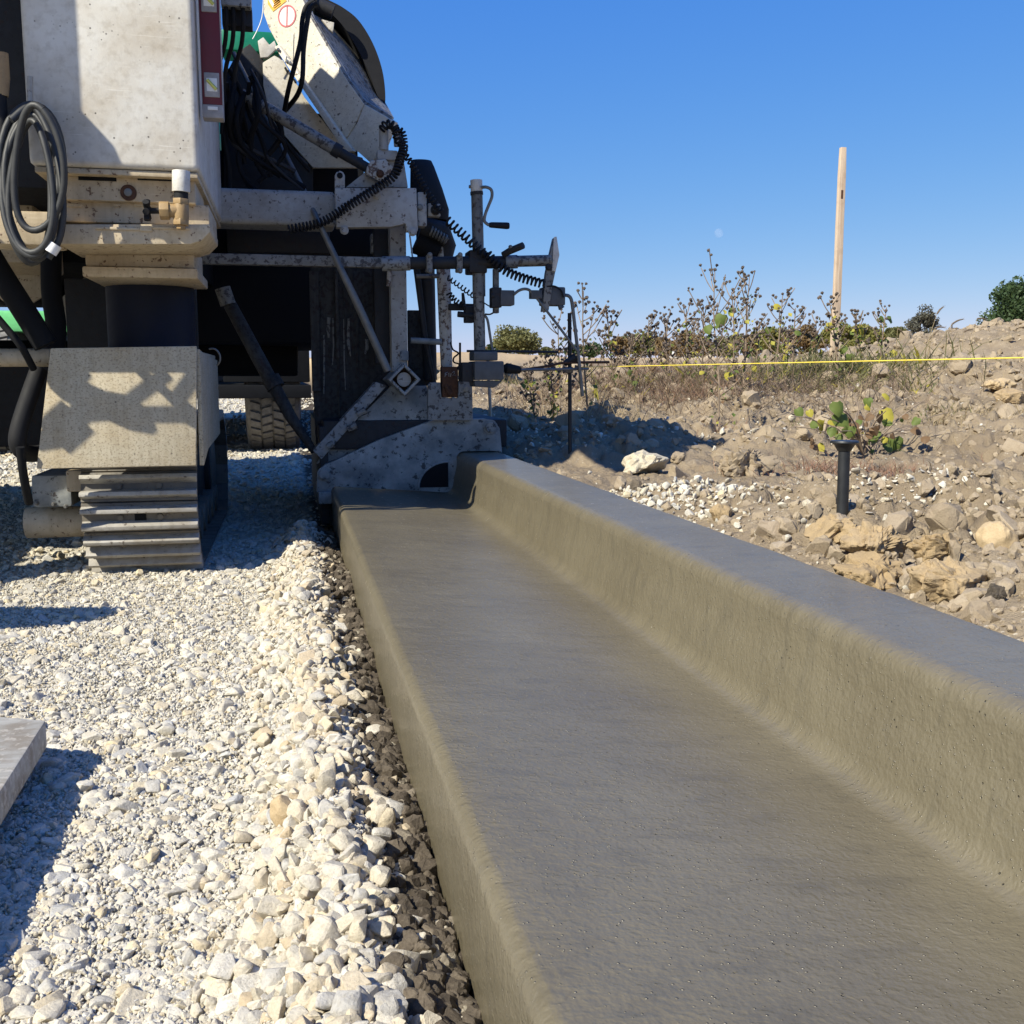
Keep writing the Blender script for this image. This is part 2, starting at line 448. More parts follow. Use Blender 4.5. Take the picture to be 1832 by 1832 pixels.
M['cobble'] = mat_stone('berm_cobble_stone', [(0, (.50, .42, .29)), (.3, (.53, .48, .38)), (.5, (.46, .36, .23)), (.62, (.52, .46, .35)), (.8, (.55, .51, .43)), (1, (.40, .38, .34))])
M['clod'] = mat_stone('dry_soil_clod', [(0, (.265, .208, .138)), (.4, (.305, .243, .163)), (.75, (.35, .282, .195)), (.97, (.29, .232, .163)), (1, (.46, .40, .31))], tint=(.24, .18, .12), light=(.42, .34, .24))
M['mud'] = mat_stone('damp_dark_soil', [(0, (.058, .046, .033)), (.5, (.09, .072, .052)), (.88, (.14, .113, .082)), (1, (.34, .30, .225))], tint=(.065, .052, .038), light=(.26, .215, .155))
M['ochre'] = mat_stone('ochre_soil_clod', [(0, (.31, .22, .115)), (.5, (.345, .25, .135)), (1, (.37, .275, .16))], True, .8, (.25, .18, .10), (.44, .34, .21))
M['whiterock'] = mat_stone('pale_limestone_rock', [(0, (.50, .44, .32)), (1, (.53, .47, .36))], True, 1.0)
M['yellowrock'] = mat_stone('smooth_yellow_rock', [(0, (.43, .32, .17)), (1, (.45, .34, .20))], True, .3, (.36, .26, .14), (.52, .42, .28))

def mat_ground():
    t = NT('ground_soil_and_road_base')
    g = t.n('ShaderNodeNewGeometry'); sp = t.n('ShaderNodeSeparateXYZ'); t.l(g.outputs['Position'], sp.inputs[0])
    X, Y = sp.outputs[0], sp.outputs[1]
    big = t.noise(1.3, 5, .6); mid = t.noise(9, 6, .62); fin = t.noise(60, 6, .65); gr = t.noise(240, 4, .6)
    soil = t.mix(t.ramp(big, .32, .68), (.212, .164, .108), (.280, .220, .148))
    soil = t.mix(t.mul(t.ramp(mid, .45, .7), .6), soil, (.37, .295, .198))
    soil = t.mix(t.mul(t.ramp(fin, .55, .72), .5), soil, (.205, .155, .105))
    soil = t.mix(t.mul(t.mul(t.ramp(t.vor(75).outputs['Distance'], .12, .26, True), t.ramp(mid, .5, .62)), .8), soil, (.58, .52, .42))
    base = t.mix(t.ramp(mid, .35, .7), (.46, .42, .33), (.54, .50, .41))
    base = t.mix(t.mul(t.ramp(gr, .5, .7), .5), base, (.34, .29, .22))
    mud = t.mix(t.ramp(fin, .4, .65), (.058, .046, .034), (.105, .085, .062))
    edge = t.mul(X, t.mul(t.mul(mid, .10), -.05, 'ADD'), 'ADD')
    col = t.mix(t.ramp(edge, .055, .10), base, mud)
    far = t.ramp(Y, 3.6, 4.4)
    isoil = t.ramp(edge, .62, .8)
    col = t.mix(isoil, col, soil)
    # beyond the works: stubble field, pale tan
    d = t.n('ShaderNodeVectorMath', _operation='LENGTH'); t.l(g.outputs['Position'], d.inputs[0])
    stub = t.mix(t.ramp(t.noise(.08, 5, .6), .35, .65), (.40, .29, .165), (.50, .38, .23))
    col = t.mix(t.mul(t.ramp(d.outputs['Value'], 16, 30), isoil), col, stub)
    b = t.bump(gr, .6, .003, t.bump(fin, .8, .010, t.bump(mid, .5, .02)))
    return t.out(col, .95, 0, b, .1)
M['ground'] = mat_ground()

def mat_leaf(name, a, b, trans=.35):
    t = NT(name); oi = t.n('ShaderNodeObjectInfo'); n = t.noise(40, 4, .6)
    gi = t.n('ShaderNodeNewGeometry')
    col = t.mix(t.ramp(gi.outputs['Random Per Island'], 0, 1), a, b); col = t.mix(t.mul(t.ramp(n, .45, .75), .4), col, tuple(.6 * c for c in a))
    t.out(col, .6, 0, None, .3)
    tr = t.n('ShaderNodeBsdfTranslucent'); t.l(col, tr.inputs['Color']); mx = t.n('ShaderNodeMixShader'); mx.inputs[0].default_value = trans
    t.l(t.b.outputs[0], mx.inputs[1]); t.l(tr.outputs[0], mx.inputs[2]); t.l(mx.outputs[0], t.t.nodes['Material Output'].inputs['Surface'])
    return t.m
M['leafgreen'] = mat_leaf('weed_leaf_green', (.10, .15, .03), (.17, .21, .05))
M['leafyellow'] = mat_leaf('weed_leaf_yellow', (.50, .40, .05), (.38, .36, .06))
M['leafbrown'] = mat_leaf('weed_leaf_brown', (.16, .09, .045), (.22, .14, .07))
M['stem'] = plain('dry_weed_stem', (.22, .165, .115), .8, 0, .35)
M['stemred'] = mat_leaf('reddish_dry_stems', (.20, .10, .065), (.30, .19, .12), .1)
M['drygrass'] = mat_leaf('dry_grass_blades', (.30, .22, .12), (.44, .35, .20), .2)
M['brush'] = mat_leaf('brown_brush_stems', (.13, .09, .06), (.24, .17, .11), .1)
M['pod'] = plain('dark_seed_pods', (.10, .075, .056), .8, 0, .4)
M['seedhead'] = mat_leaf('foxtail_seedhead', (.17, .12, .075), (.25, .19, .12), .2)
M['bark'] = plain('tree_bark', (.085, .066, .052), .9, 0, .4, 12, .6)
M['crown_olive'] = mat_leaf('olive_tree_leaves', (.13, .135, .050), (.20, .19, .075), .3)
M['crown_lime'] = mat_leaf('yellow_green_leaves', (.17, .17, .045), (.26, .24, .07), .35)
M['crown_dark'] = mat_leaf('dark_green_leaves', (.030, .055, .020), (.058, .095, .032), .2)
M['crown_brown'] = mat_leaf('brown_autumn_leaves', (.19, .125, .058), (.27, .19, .085), .3)
M['crown_grey'] = mat_leaf('grey_thin_leaves', (.085, .085, .066), (.13, .125, .09), .25)
M['crown_pale'] = mat_leaf('pale_green_leaves', (.17, .21, .12), (.25, .28, .17), .3)
M['houseroof'] = plain('pale_metal_roof', (.70, .70, .69), .4, 0, .05)
M['housewall'] = plain('cream_barn_wall', (.58, .50, .38), .8, 0, .1)
M['window'] = plain('dark_window_glass', (.02, .025, .03), .1, 0, .1)
# ------------------------------------------------------------------ ground: one sheet out to the horizon
def build_ground():
    dense = np.linspace(-31.5, 31.5, 700) + math.degrees(YAW)
    rest = np.linspace(dense[-1], dense[0] + 360, 74)[1:-1]
    ang = np.radians(np.concatenate([dense, rest]))
    rr = np.concatenate([np.geomspace(.28, .8, 16)[:-1], np.geomspace(.8, 16, 520)[:-1], np.geomspace(16, 2600, 110)])
    A, R = np.meshgrid(ang, rr)
    x = R * np.sin(A); y = R * np.cos(A); z = H(x, y)
    n = len(ang); m = len(rr)
    V = np.stack([x, y, z], -1).reshape(-1, 3)
    i, j = np.meshgrid(np.arange(m - 1), np.arange(n), indexing='ij')
    a = i * n + j; b = i * n + (j + 1) % n
    F = np.stack([a, b, b + n, a + n], -1).reshape(-1, 4)
    V = np.vstack([V, [[0, 0, h1(0, 0)]]]); c = len(V) - 1
    me = bpy.data.meshes.new('ground')
    fl = [tuple(q[::-1]) for q in F.tolist()] + [(c, (k + 1) % n, k) for k in range(n)]
    me.from_pydata(V.tolist(), [], fl)
    me.polygons.foreach_set('use_smooth', [True] * len(me.polygons))
    me.update()
    if me.polygons[0].normal.z < 0: me.flip_normals()
    me.materials.append(M['ground'])
    o = bpy.data.objects.new('ground', me); COL.objects.link(o)
    return kind(o, 'structure', 'bare tan soil and pale road base reaching to the field')
build_ground()

# ------------------------------------------------------------------ the fresh curb and gutter
def arc(cx, cz, r, a0, a1, n): return [(cx + r * math.cos(math.radians(a0 + (a1 - a0) * k / n)), cz + r * math.sin(math.radians(a0 + (a1 - a0) * k / n))) for k in range(n + 1)]
CURB_END = 3.93
def curb_profile():
    p = [(.152, .02), (.148, .06), (.145, .10), (.143, .15)]
    p += arc(.143 + .017, .200 - .017, .017, 178, 93, 8)
    for k in range(1, 12): p.append((.164 + (.535 - .164) * k / 12, .1995 - (.0290) * k / 12))
    p += [(.545, .1695)]
    p += arc(.558, .1690 + .030, .030, -90, -10, 9)            # gutter line
    p += [(.592, .225), (.597, .245), (.602, .265)]
    p += arc(.630, .292, .028, 172, 92, 9)                     # front top arris
    p += [(.66, .3203), (.69, .3205), (.72, .3203), (.745, .320)]
    p += arc(.757, .307, .0125, 88, 0, 4)
    p += [(.771, .24), (.773, .12), (.775, .02)]
    return p
CP = curb_profile()
def build_curb():
    ys = np.concatenate([np.linspace(-1.6, .6, 12)[:-1], np.linspace(.6, CURB_END, 560)])
    pr = np.array(CP); k = len(pr); m = len(ys)
    d = np.gradient(pr, axis=0); nr = np.stack([-d[:, 1], d[:, 0]], -1); nr /= np.linalg.norm(nr, axis=1)[:, None] + 1e-9
    s = np.concatenate([[0], np.cumsum(np.linalg.norm(np.diff(pr, axis=0), axis=1))])
    SS, YY = np.meshgrid(s, ys)
    ripple = .0005 * (fbm(SS / .016, YY / .012, 91, 3) - .5) + .0026 * (fbm(SS / .30, YY / .16, 95, 3) - .5) + .0006 * (fbm(SS / .02, YY / .02, 99, 2) - .5)
    X = pr[None, :, 0] + nr[None, :, 0] * ripple + .006 * (fbm(YY / .5, SS * 0 + .2, 97, 3) - .5)
    Z = pr[None, :, 1] + nr[None, :, 1] * ripple
    V = np.stack([X, YY, Z], -1).reshape(-1, 3)
    i, j = np.meshgrid(np.arange(m - 1), np.arange(k - 1), indexing='ij'); a = i * k + j
    F = np.stack([a, a + k, a + k + 1, a + 1], -1).reshape(-1, 4).tolist()
    F.append(list(range(k))); F.append(list(range((m - 1) * k, m * k))[::-1])
    # bottom
    F += [[(q + 1) * k, q * k, q * k + k - 1, (q + 1) * k + k - 1] for q in range(m - 1)]
    me = bpy.data.meshes.new('curb_and_gutter'); me.from_pydata(V.tolist(), [], F); me.update()
    bm = bmesh.new(); bm.from_mesh(me); bmesh.ops.recalc_face_normals(bm, faces=bm.faces); bm.to_mesh(me); bm.free()
    me.polygons.foreach_set('use_smooth', [True] * len(me.polygons)); me.set_sharp_from_angle(angle=math.radians(60))
    me.materials.append(M['concrete'])
    o = bpy.data.objects.new('curb_and_gutter', me); COL.objects.link(o)
    return kind(o, 'structure', 'freshly poured wet grey concrete curb and gutter running to the machine')
build_curb()

# ------------------------------------------------------------------ stones
def rock_mesh(name, seed, mat, npts=16, bevel=.06, flat=(1, .8, .62), rough=0.0, sub=0, angular=1.0, smooth=32):
    rg = random.Random(seed); bm = bmesh.new()
    for _ in range(npts):
        v = Vector((rg.gauss(0, 1), rg.gauss(0, 1), rg.gauss(0, 1))).normalized() * rg.uniform(.8 if angular else .97, 1.0)
        bm.verts.new((v.x * flat[0] * .5, v.y * flat[1] * .5, v.z * flat[2] * .5))
    r = bmesh.ops.convex_hull(bm, input=bm.verts)
    bmesh.ops.delete(bm, geom=[g for g in r['geom_interior'] if isinstance(g, bmesh.types.BMVert)] , context='VERTS')
    bmesh.ops.dissolve_limit(bm, angle_limit=math.radians(14), verts=bm.verts, edges=bm.edges)
    if bevel: bmesh.ops.bevel(bm, geom=list(bm.edges), offset=bevel, segments=1, profile=.5, affect='EDGES', clamp_overlap=True)
    bmesh.ops.triangulate(bm, faces=bm.faces)
    for _ in range(sub): bmesh.ops.subdivide_edges(bm, edges=bm.edges, cuts=1, use_grid_fill=True, smooth=.0)
    if rough:
        P_ = np.array([v.co[:] for v in bm.verts])
        dis = (fbm(P_[:, 0] * 5 + seed, P_[:, 1] * 5 + P_[:, 2] * 3.1, seed, 4, .6) - .5) + .6 * (fbm(P_[:, 2] * 9 + seed, P_[:, 0] * 9 - P_[:, 1] * 7.3, seed + 9, 3, .6) - .5)
        for v, dd in zip(bm.verts, dis): v.co += v.co.normalized() * float(dd) * rough
    bmesh.ops.recalc_face_normals(bm, faces=bm.faces)
    me = bpy.data.meshes.new(name); bm.to_mesh(me); bm.free()
    if smooth: me.polygons.foreach_set('use_smooth', [True] * len(me.polygons)); me.set_sharp_from_angle(angle=math.radians(smooth))
    me.materials.append(mat); return me
def stone_set(name, mat, n, seed, **kw):
    c = bpy.data.collections.new(name)
    for i in range(n):
        o = bpy.data.objects.new(f'{name}_{i:02d}', rock_mesh(name, seed + i, mat, **kw)); c.objects.link(o)
    return c
def scatter(name, label, coll, pts, rot, scl, idx):
    """one mass of small stones: points with a rotation, size and shape each, instanced by geometry nodes"""
    me = bpy.data.meshes.new(name); me.from_pydata(pts.tolist(), [], [])
    for nm, typ, dat in (('rot', 'FLOAT_VECTOR', rot), ('scl', 'FLOAT_VECTOR', scl)):
        a = me.attributes.new(nm, typ, 'POINT'); a.data.foreach_set('vector', np.ascontiguousarray(dat, np.float32).ravel())
    a = me.attributes.new('idx', 'INT', 'POINT'); a.data.foreach_set('value', np.ascontiguousarray(idx, np.int32))
    o = bpy.data.objects.new(name, me); COL.objects.link(o)
    ng = bpy.data.node_groups.new(name + '_scatter', 'GeometryNodeTree')
    ng.interface.new_socket('Geometry', in_out='INPUT', socket_type='NodeSocketGeometry'); ng.interface.new_socket('Geometry', in_out='OUTPUT', socket_type='NodeSocketGeometry')
    gi = ng.nodes.new('NodeGroupInput'); go = ng.nodes.new('NodeGroupOutput'); ip = ng.nodes.new('GeometryNodeInstanceOnPoints'); ci = ng.nodes.new('GeometryNodeCollectionInfo')
    ci.inputs['Collection'].default_value = coll; ci.inputs['Separate Children'].default_value = True; ci.inputs['Reset Children'].default_value = True
    ip.inputs['Pick Instance'].default_value = True
    def attr(nm, typ):
        q = ng.nodes.new('GeometryNodeInputNamedAttribute'); q.data_type = typ; q.inputs['Name'].default_value = nm; return q.outputs['Attribute']
    L = ng.links.new
    L(gi.outputs[0], ip.inputs['Points']); L(ci.outputs[0], ip.inputs['Instance']); L(attr('rot', 'FLOAT_VECTOR'), ip.inputs['Rotation']); L(attr('scl', 'FLOAT_VECTOR'), ip.inputs['Scale']); L(attr('idx', 'INT'), ip.inputs['Instance Index'])
    L(ip.outputs[0], go.inputs[0])
    md = o.modifiers.new('scatter', 'NODES'); md.node_group = ng
    return kind(o, 'stuff', label)
rng = np.random.default_rng(7)
def layout(x, y, size, lift=.15, tilt=.5, nshape=26):
    n = len(x); z = H(x, y) + size * (lift + .18 * rng.random(n))
    rot = np.stack([rng.normal(0, tilt, n), rng.normal(0, tilt, n), rng.random(n) * 6.283], -1)
    scl = np.stack([size, size * (.8 + .4 * rng.random(n)), size * (.8 + .4 * rng.random(n))], -1)
    return np.stack([x, y, z], -1), rot, scl, rng.integers(0, nshape, n)
def build_gravel():
    coll = stone_set('gravel_stone', M['stone'], 26, 100, npts=15, bevel=.035, flat=(1, .76, .56), smooth=22)
    # near field, even cover
    n = 95000
    y = .55 * (9.0 / .55) ** rng.random(n); x = -(.55 + .42 * y) + rng.random(n) * (.55 + .42 * y + .125)
    dens = np.minimum(1, (y / .55) ** .0)
    size = np.clip(rng.lognormal(math.log(.0135), .52, n), .005, .050) * (1 + .10 * np.clip(y - 2, 0, 5))
    keep = (x < .125) & ~((y > 3.75) & (x > .05) & (rng.random(n) < .5))
    keep &= rng.random(n) < np.where(x > .07, .45, 1)
    x, y, size = x[keep], y[keep], size[keep]
    a = layout(x, y, size, -.06, .34)
    n = 130000                                                   # fines
    y2 = .55 * (3.2 / .55) ** rng.random(n); x2 = -(.45 + .38 * y2) + rng.random(n) * (.45 + .38 * y2 + .14)
    s2 = rng.uniform(.0035, .0105, n); b = layout(x2, y2, s2, .40, .9)
    n = 5200                                                    # berm
    y3 = .6 * (3.7 / .6) ** rng.random(n); x3 = .028 + rng.normal(0, .052, n); s3 = np.clip(rng.lognormal(math.log(.016), .46, n), .006, .045)
    k = x3 < .136; y3, x3, s3 = y3[k], x3[k], s3[k]; c = layout(x3, y3, s3, .22, .8)
    n = 9000                                                    # beyond the machine
    y4 = rng.uniform(5, 24, n); x4 = rng.uniform(-9, .5, n); s4 = rng.uniform(.02, .045, n) * (1 + (y4 - 5) * .06); d = layout(x4, y4, s4)
    cat = [np.concatenate(q) for q in zip(a, b, d)]
    coll2 = stone_set('ridge_stone', M['cobble'], 26, 150, npts=15, bevel=.04, flat=(1, .78, .6), smooth=24)
    scatter('ridge_stones', 'cream and tan crushed stones heaped in a low ridge along the slab', coll2, *c)
    scatter('gravel', 'crushed pale limestone gravel covering the road base', coll, *cat)
build_gravel()
def build_mud():
    coll = stone_set('mud_crumb', M['mud'], 8, 300, npts=22, bevel=.03, flat=(1, .9, .8), rough=.18, sub=1)
    n = 12000; y = .6 * (3.9 / .6) ** rng.random(n); x = .144 - np.abs(rng.normal(0, .026, n)); s = np.clip(rng.lognormal(math.log(.009), .6, n), .003, .034)
    scatter('dark_soil_crumbs', 'damp dark soil crumbs packed along the foot of the slab', coll, *layout(x, y, s, .25, 1.0, 8))
build_mud()
def build_clods():
    coll = stone_set('soil_clod', M['clod'], 10, 400, npts=18, bevel=.03, flat=(1, .85, .7), rough=.16, sub=1, smooth=20)
    n = 34000; y = 1.0 * (15 / 1.0) ** rng.random(n); x = .80 + rng.random(n) * (.35 + 1.05 * y)
    den = fbm(x / .7 + 5, y / .7, 21, 3)
    s = np.clip(rng.lognormal(math.log(.015), .75, n), .006, .12) * np.clip(y / 3.4, .75, 2.4)
    k = (rng.random(n) < sstep(.38, .62, den) * .9 + .12) & (x > .81 + s * .5)
    x, y, s = x[k], y[k], s[k]
    scatter('soil_clods', 'loose dry soil crumbs and clods strewn over the bare bank', coll, *layout(x, y, s, -.04, .8, 10))
    coll = stone_set('limestone_chip', M['stone'], 6, 450, npts=14, bevel=.05)
    xs, ys, ss = [], [], []
    for (px_, py_, sx, sy, n, sz) in [(1235, 895, .14, .20, 560, .013), (1655, 868, .10, .10, 260, .011), (1180, 880, .10, .15, 400, .014), (1395, 770, .25, .30, 120, .016), (960, 700, .5, .6, 260, .022), (1000, 770, .3, .4, 200, .02), (1560, 905, .1, .1, 60, .013), (1700, 760, .5, .5, 90, .015), (1330, 690, .8, .7, 160, .03)]:
        c = onG(px_, py_); xs.append(c.x + rng.normal(0, sx, n)); ys.append(c.y + rng.normal(0, sy, n)); ss.append(np.clip(rng.lognormal(math.log(sz), .4, n), .005, .05))
    n = 260; yy = 1.2 * (8 / 1.2) ** rng.random(n); xs.append(.82 + rng.random(n) * yy * .9); ys.append(yy); ss.append(rng.uniform(.006, .014, n))
    x = np.concatenate(xs); y = np.concatenate(ys); s = np.concatenate(ss); k = x > .80
    scatter('limestone_chips', 'small white limestone chips scattered on the bare soil', coll, *layout(x[k], y[k], s[k], .2, .8, 6))
build_clods()
# ------------------------------------------------------------------ the curb paving machine
MC = thing('curb_paving_machine', 'large dusty white tracked curb paving machine at the end of the fresh concrete curb', 'paving machine', (-.35, 4.3, 0))
def plate(name, pts, Y, th, mat, parent=None, bevel=.003, holes=None, **kw):
    return MB().prism([P(x, y, Y) for x, y in pts], (0, th, 0)).build(name, M[mat], parent or MC, bevel, **kw)
def rect(name, x0, x1, y0, y1, Y, th, mat, parent=None, bevel=.004, **kw):
    a = P((x0 + x1) / 2, y0, Y); b = P((x0 + x1) / 2, y1, Y); l = P(x0, (y0 + y1) / 2, Y); r = P(x1, (y0 + y1) / 2, Y)
    return MB().box(l.x, r.x, Y, Y + th, b.z, a.z).build(name, M[mat], parent or MC, bevel, **kw)
def rod(name, pts, r_px, mat, parent=None, n=12, sm=0, **kw):
    q = [P(*p) for p in pts]; Ym = pts[0][2]
    rr = [S(v, Ym) for v in r_px] if isinstance(r_px, (list, tuple)) else S(r_px, Ym)
    if sm: q = smooth_path(q, sm)
    return MB().tube(q, rr, n).build(name, M[mat], parent or MC, **kw)
def bolt(x, y, Y, r_px, parent, mat='rodsteel', depth=.012, name='bolt', hexa=True):
    c = P(x, y, Y); r = S(r_px, Y)
    m = MB(); m.cyl(c, c + Vector((0, -.004, 0)), r * 1.25, n=18); m.cyl(c + Vector((0, -.004, 0)), c + Vector((0, -depth, 0)), r * .92, n=6 if hexa else 16)
    return m.build(name, M[mat], parent, .0008, 1)
def cord(name, pts, R_px, r_px, pitch_px, mat='rubber', parent=None):
    Y = pts[0][2]
    return MB().tube(helix([P(*p) for p in pts], S(R_px, Y), S(pitch_px, Y)), S(r_px, Y), 6).build(name, M[mat], parent or MC)

# --- water tank, its valve and the chassis beams below
TY = 2.80
tl, tr_ = P(42, 130, TY).x, P(355, 250, TY).x
tb = P(200, 300, TY).z
tank = MB().box(tl, tr_, TY, TY + .95, tb, 2.10).build('water_tank', M['tank'], MC, .016, 3)
tank['label'] = 'tall white speckled water tank'
# flange lip along the tank bottom and rear
MB().box(tl + .01, tr_ - .006, TY + .01, TY + .94, tb - .016, tb - .002).build('bottom_flange', M['cream'], tank, .003)
# chassis beams
for (x0, x1, y0, y1, dy, cut) in [(96, 349, 318, 362, .045, 0), (92, 374, 362, 401, .07, 0), (104, 376, 401, 437, .0, 22)]:
    if cut: b = plate('chassis_beam', [(x0, y0), (x1, y0), (x1, y1 - cut), (x1 - 16, y1 - 6), (x1 - cut - 14, y1), (x0, y1)], TY + dy, .30, 'cream', bevel=.004)
    else: b = rect('chassis_beam', x0, x1, y0, y1 - 1.5, TY + dy, .30, 'cream', bevel=.004)
    if y0 == 318:
        for (sx0, sx1) in [(140, 208), (246, 308)]: rect('slot_cover', sx0, sx1, 316.5, 323, TY + dy - .003, .006, 'black', b, .0005)
        c = P(230, 345, TY + dy)
        MB().cyl(c + Vector((0, .004, 0)), c + Vector((0, -.006, 0)), S(13, TY), n=22).build('plug_rim', M['rust'], b, .001)
        MB().cyl(c + Vector((0, .004, 0)), c + Vector((0, -.010, 0)), S(6.5, TY), n=16).build('plug', M['rodsteel'], b, .001)
    elif y0 == 362:
        for (sx0, sx1) in [(118, 148), (204, 216), (240, 300)]: rect('weld_strip', sx0, sx1, 364, 370, TY + dy - .005, .008, 'cream', b, .002)
    else:
        for (sx0, sx1, sy0, sy1) in [(170, 250, 406, 411), (250, 272, 404, 414), (272, 340, 406, 410)]: rect('weld_strip', sx0, sx1, sy0, sy1, TY + dy - .005, .008, 'cream', b, .002)
rect('tow_plate', -120, 103, 375, 437, TY + .002, .12, 'cream', bevel=.01)  # left end stretched out of view to shade the fender top
# drain valve under the tank
vY = TY - .028
valve = MB().cyl(P(324, 306, vY), P(324, 344, vY), S(14.5, vY), n=24).build('drain_valve', M['pvc'], MC, .001)
MB().cyl(P(324, 343, vY), P(324, 358, vY), S(11.5, vY), n=20).build('nipple', M['rubber'], valve)
MB().cyl(P(324, 356, vY), P(324, 366, vY), S(14, vY), n=6).build('brass_nut', M['brass'], valve, .001)
MB().cyl(P(324, 366, vY), P(324, 394, vY), S(12.5, vY), n=20).build('brass_tee', M['brass'], valve, .001)
MB().cyl(P(324, 392, vY), P(324, 403, vY), S(13.5, vY), n=6).build('brass_nut', M['brass'], valve, .001)
MB().cyl(P(324, 403, vY), P(324, 410, vY), S(8, vY), n=6).build('brass_plug', M['brass'], valve, .001)
MB().cyl(P(322, 377, vY), P(300, 377, vY), S(11, vY), n=18).build('brass_branch', M['brass'], valve, .001)
MB().cyl(P(303, 377, vY), P(286, 377, vY), S(15, vY), n=8).build('brass_cap', M['brass'], valve, .001)
MB().cyl(P(288, 377, vY), P(262, 377, vY), S(5, vY), n=12).build('valve_stem', M['rubber'], valve)
hm = MB()
for a in range(6):
    ca, sa = math.cos(a * math.pi / 3 + .3), math.sin(a * math.pi / 3 + .3); c = P(263, 376, vY); R_ = S(17, vY)
    hm.cyl(c, c + Vector((0, ca * R_, sa * R_)), S(4.5, vY), S(5.5, vY), n=8)
hm.cyl(P(259, 376, vY), P(268, 376, vY), S(9, vY), n=14)
hm.build('valve_handle', M['rubber'], valve)
# hook for the hose
hk = MB().tube(smooth_path([P(54, 137, TY - .05), P(54, 195, TY - .05), P(50, 210, TY - .05), P(42, 218, TY - .045), P(36, 220, TY + .02)], 6), S(4.5, TY), 8).build('hose_hook', M['white'], MC)

# --- support leg over the track
rect('leg_box', 152, 347, 437, 478, TY + .24, .30, 'cream', bevel=.006)
rect('leg_flange', 147, 354, 478, 497, TY + .20, .36, 'cream', bevel=.006)
c0 = P(268, 496, 3.34); MB().cyl(c0, Vector((c0.x, c0.y, .60)), .128, n=40).build('leg_cylinder', M['navy'], MC)
# track fender
FY = 3.00
fa = [(90, 623), (352, 619), (351, 833), (65, 839)]
fr = [P(x, y, FY) for x, y in fa]
sd = [P(356, 620, FY + .03), P(380, 629, FY + .22), P(389, 809, FY + .24), P(353, 833, FY + .02)]
fender = MB().prism(fr, (0, .014, 0)).build('track_fender', M['fender'], MC, .004)
zt, zb = fr[0].z, fr[3].z; xr = fr[1].x; xl = fr[0].x
MB().prism([Vector((xr - .006, FY + .0155, zt)), Vector((xr - .006, FY + .20, zt - .01)), Vector((xr - .006, FY + .75, zt - .02)), Vector((xr - .006, FY + .75, zb + .05)), Vector((xr - .006, FY + .20, zb + .035)), Vector((xr - .006, FY + .0155, zb))], (.012, 0, 0)).build('fender_side', M['fender'], fender, .002)
MB().box(xl + .005, xr - .001, FY + .0155, FY + .75, zt - .016, zt - .004).build('fender_top', M['fender'], fender, .002)
MB().tube([P(380, 640, 3.3) + Vector((S(22, 3.2) * math.sin(a) * .6, 0, S(16, 3.2) * math.cos(a))) for a in np.linspace(-.4, 2.6, 12)], S(1.8, 3.2), 6).build('lifting_ring', M['rodsteel'], MC)
# --- crawler track
XL, XR = P(146, 900, 3.12).x, P(354, 900, 3.12).x
R_T, CZ, C1, C2 = .205, .228, 3.315, 4.45
def track_pt(s):
    L = C2 - C1; half = math.pi * R_T; per = 2 * L + 2 * half; s %= per
    if s < half:
        a = -math.pi / 2 - s / R_T; return C1 + R_T * math.cos(a), CZ + R_T * math.sin(a), a
    s -= half
    if s < L: return C1 + s, CZ + R_T, math.pi / 2
    s -= L
    if s < half:
        a = math.pi / 2 - s / R_T; return C2 + R_T * math.cos(a), CZ + R_T * math.sin(a), a
    s -= half; return C2 - s, CZ - R_T, -math.pi / 2
NSH = 40; per_ = 2 * (C2 - C1) + 2 * math.pi * R_T; pitch = per_ / NSH
track = MB().box(XL + .07, XR - .07, C1 - .02, C2 + .02, CZ - .10, CZ + .12).build('crawler_track', M['dark'], MC, .01)
for yy in (C1, C2): MB().cyl((XL + .05, yy, CZ), (XR - .05, yy, CZ), R_T - .03, n=36).build('track_wheel', M['dark'], track, .006)
def shoe_mesh():
    m = MB(); w0, w1 = -(XR - XL) / 2, (XR - XL) / 2; h = pitch * .485
    prof = [(-h, -.012), (h, -.012), (h, .001), (-h, .001)]
    m.prism([Vector((w0, a, b)) for a, b in prof], (w1 - w0, 0, 0)); return m
sh_src = None
for i in range(NSH):
    y_, z_, a_ = track_pt(i * pitch + .022)
    if sh_src is None:
        sh_src = shoe_mesh().build('track_shoe', M['track'], track, .0025, 2, origin=(0, 0, 0)); o = sh_src
        bm_ = MB()
        o_b = None
    else:
        o = sh_src.copy(); COL.objects.link(o); o.parent = track
    base = Vector(_wpos[track.name])
    o.location = Vector(((XL + XR) / 2, y_, z_)) - base
    o.rotation_euler = (a_ - math.pi / 2, 0, 0)
# grouser bars, two on each shoe
gb_src = None
for i in range(NSH * 2):
    y_, z_, a_ = track_pt(i * pitch / 2 + .022 + pitch * .25)
    if gb_src is None:
        w_ = (XR - XL) / 2
        gb_src = MB().prism([Vector((-w_, a, b)) for a, b in [(-.013, -.001), (.013, -.001), (.006, .030), (-.006, .030)]], (2 * w_, 0, 0)).build('grouser_bar', M['grouser'], track, .002, 2, origin=(0, 0, 0)); o = gb_src
    else:
        o = gb_src.copy(); COL.objects.link(o); o.parent = track
    o.location = Vector(((XL + XR) / 2, y_, z_)) - Vector(_wpos[track.name]); o.rotation_euler = (a_ - math.pi / 2, 0, 0)
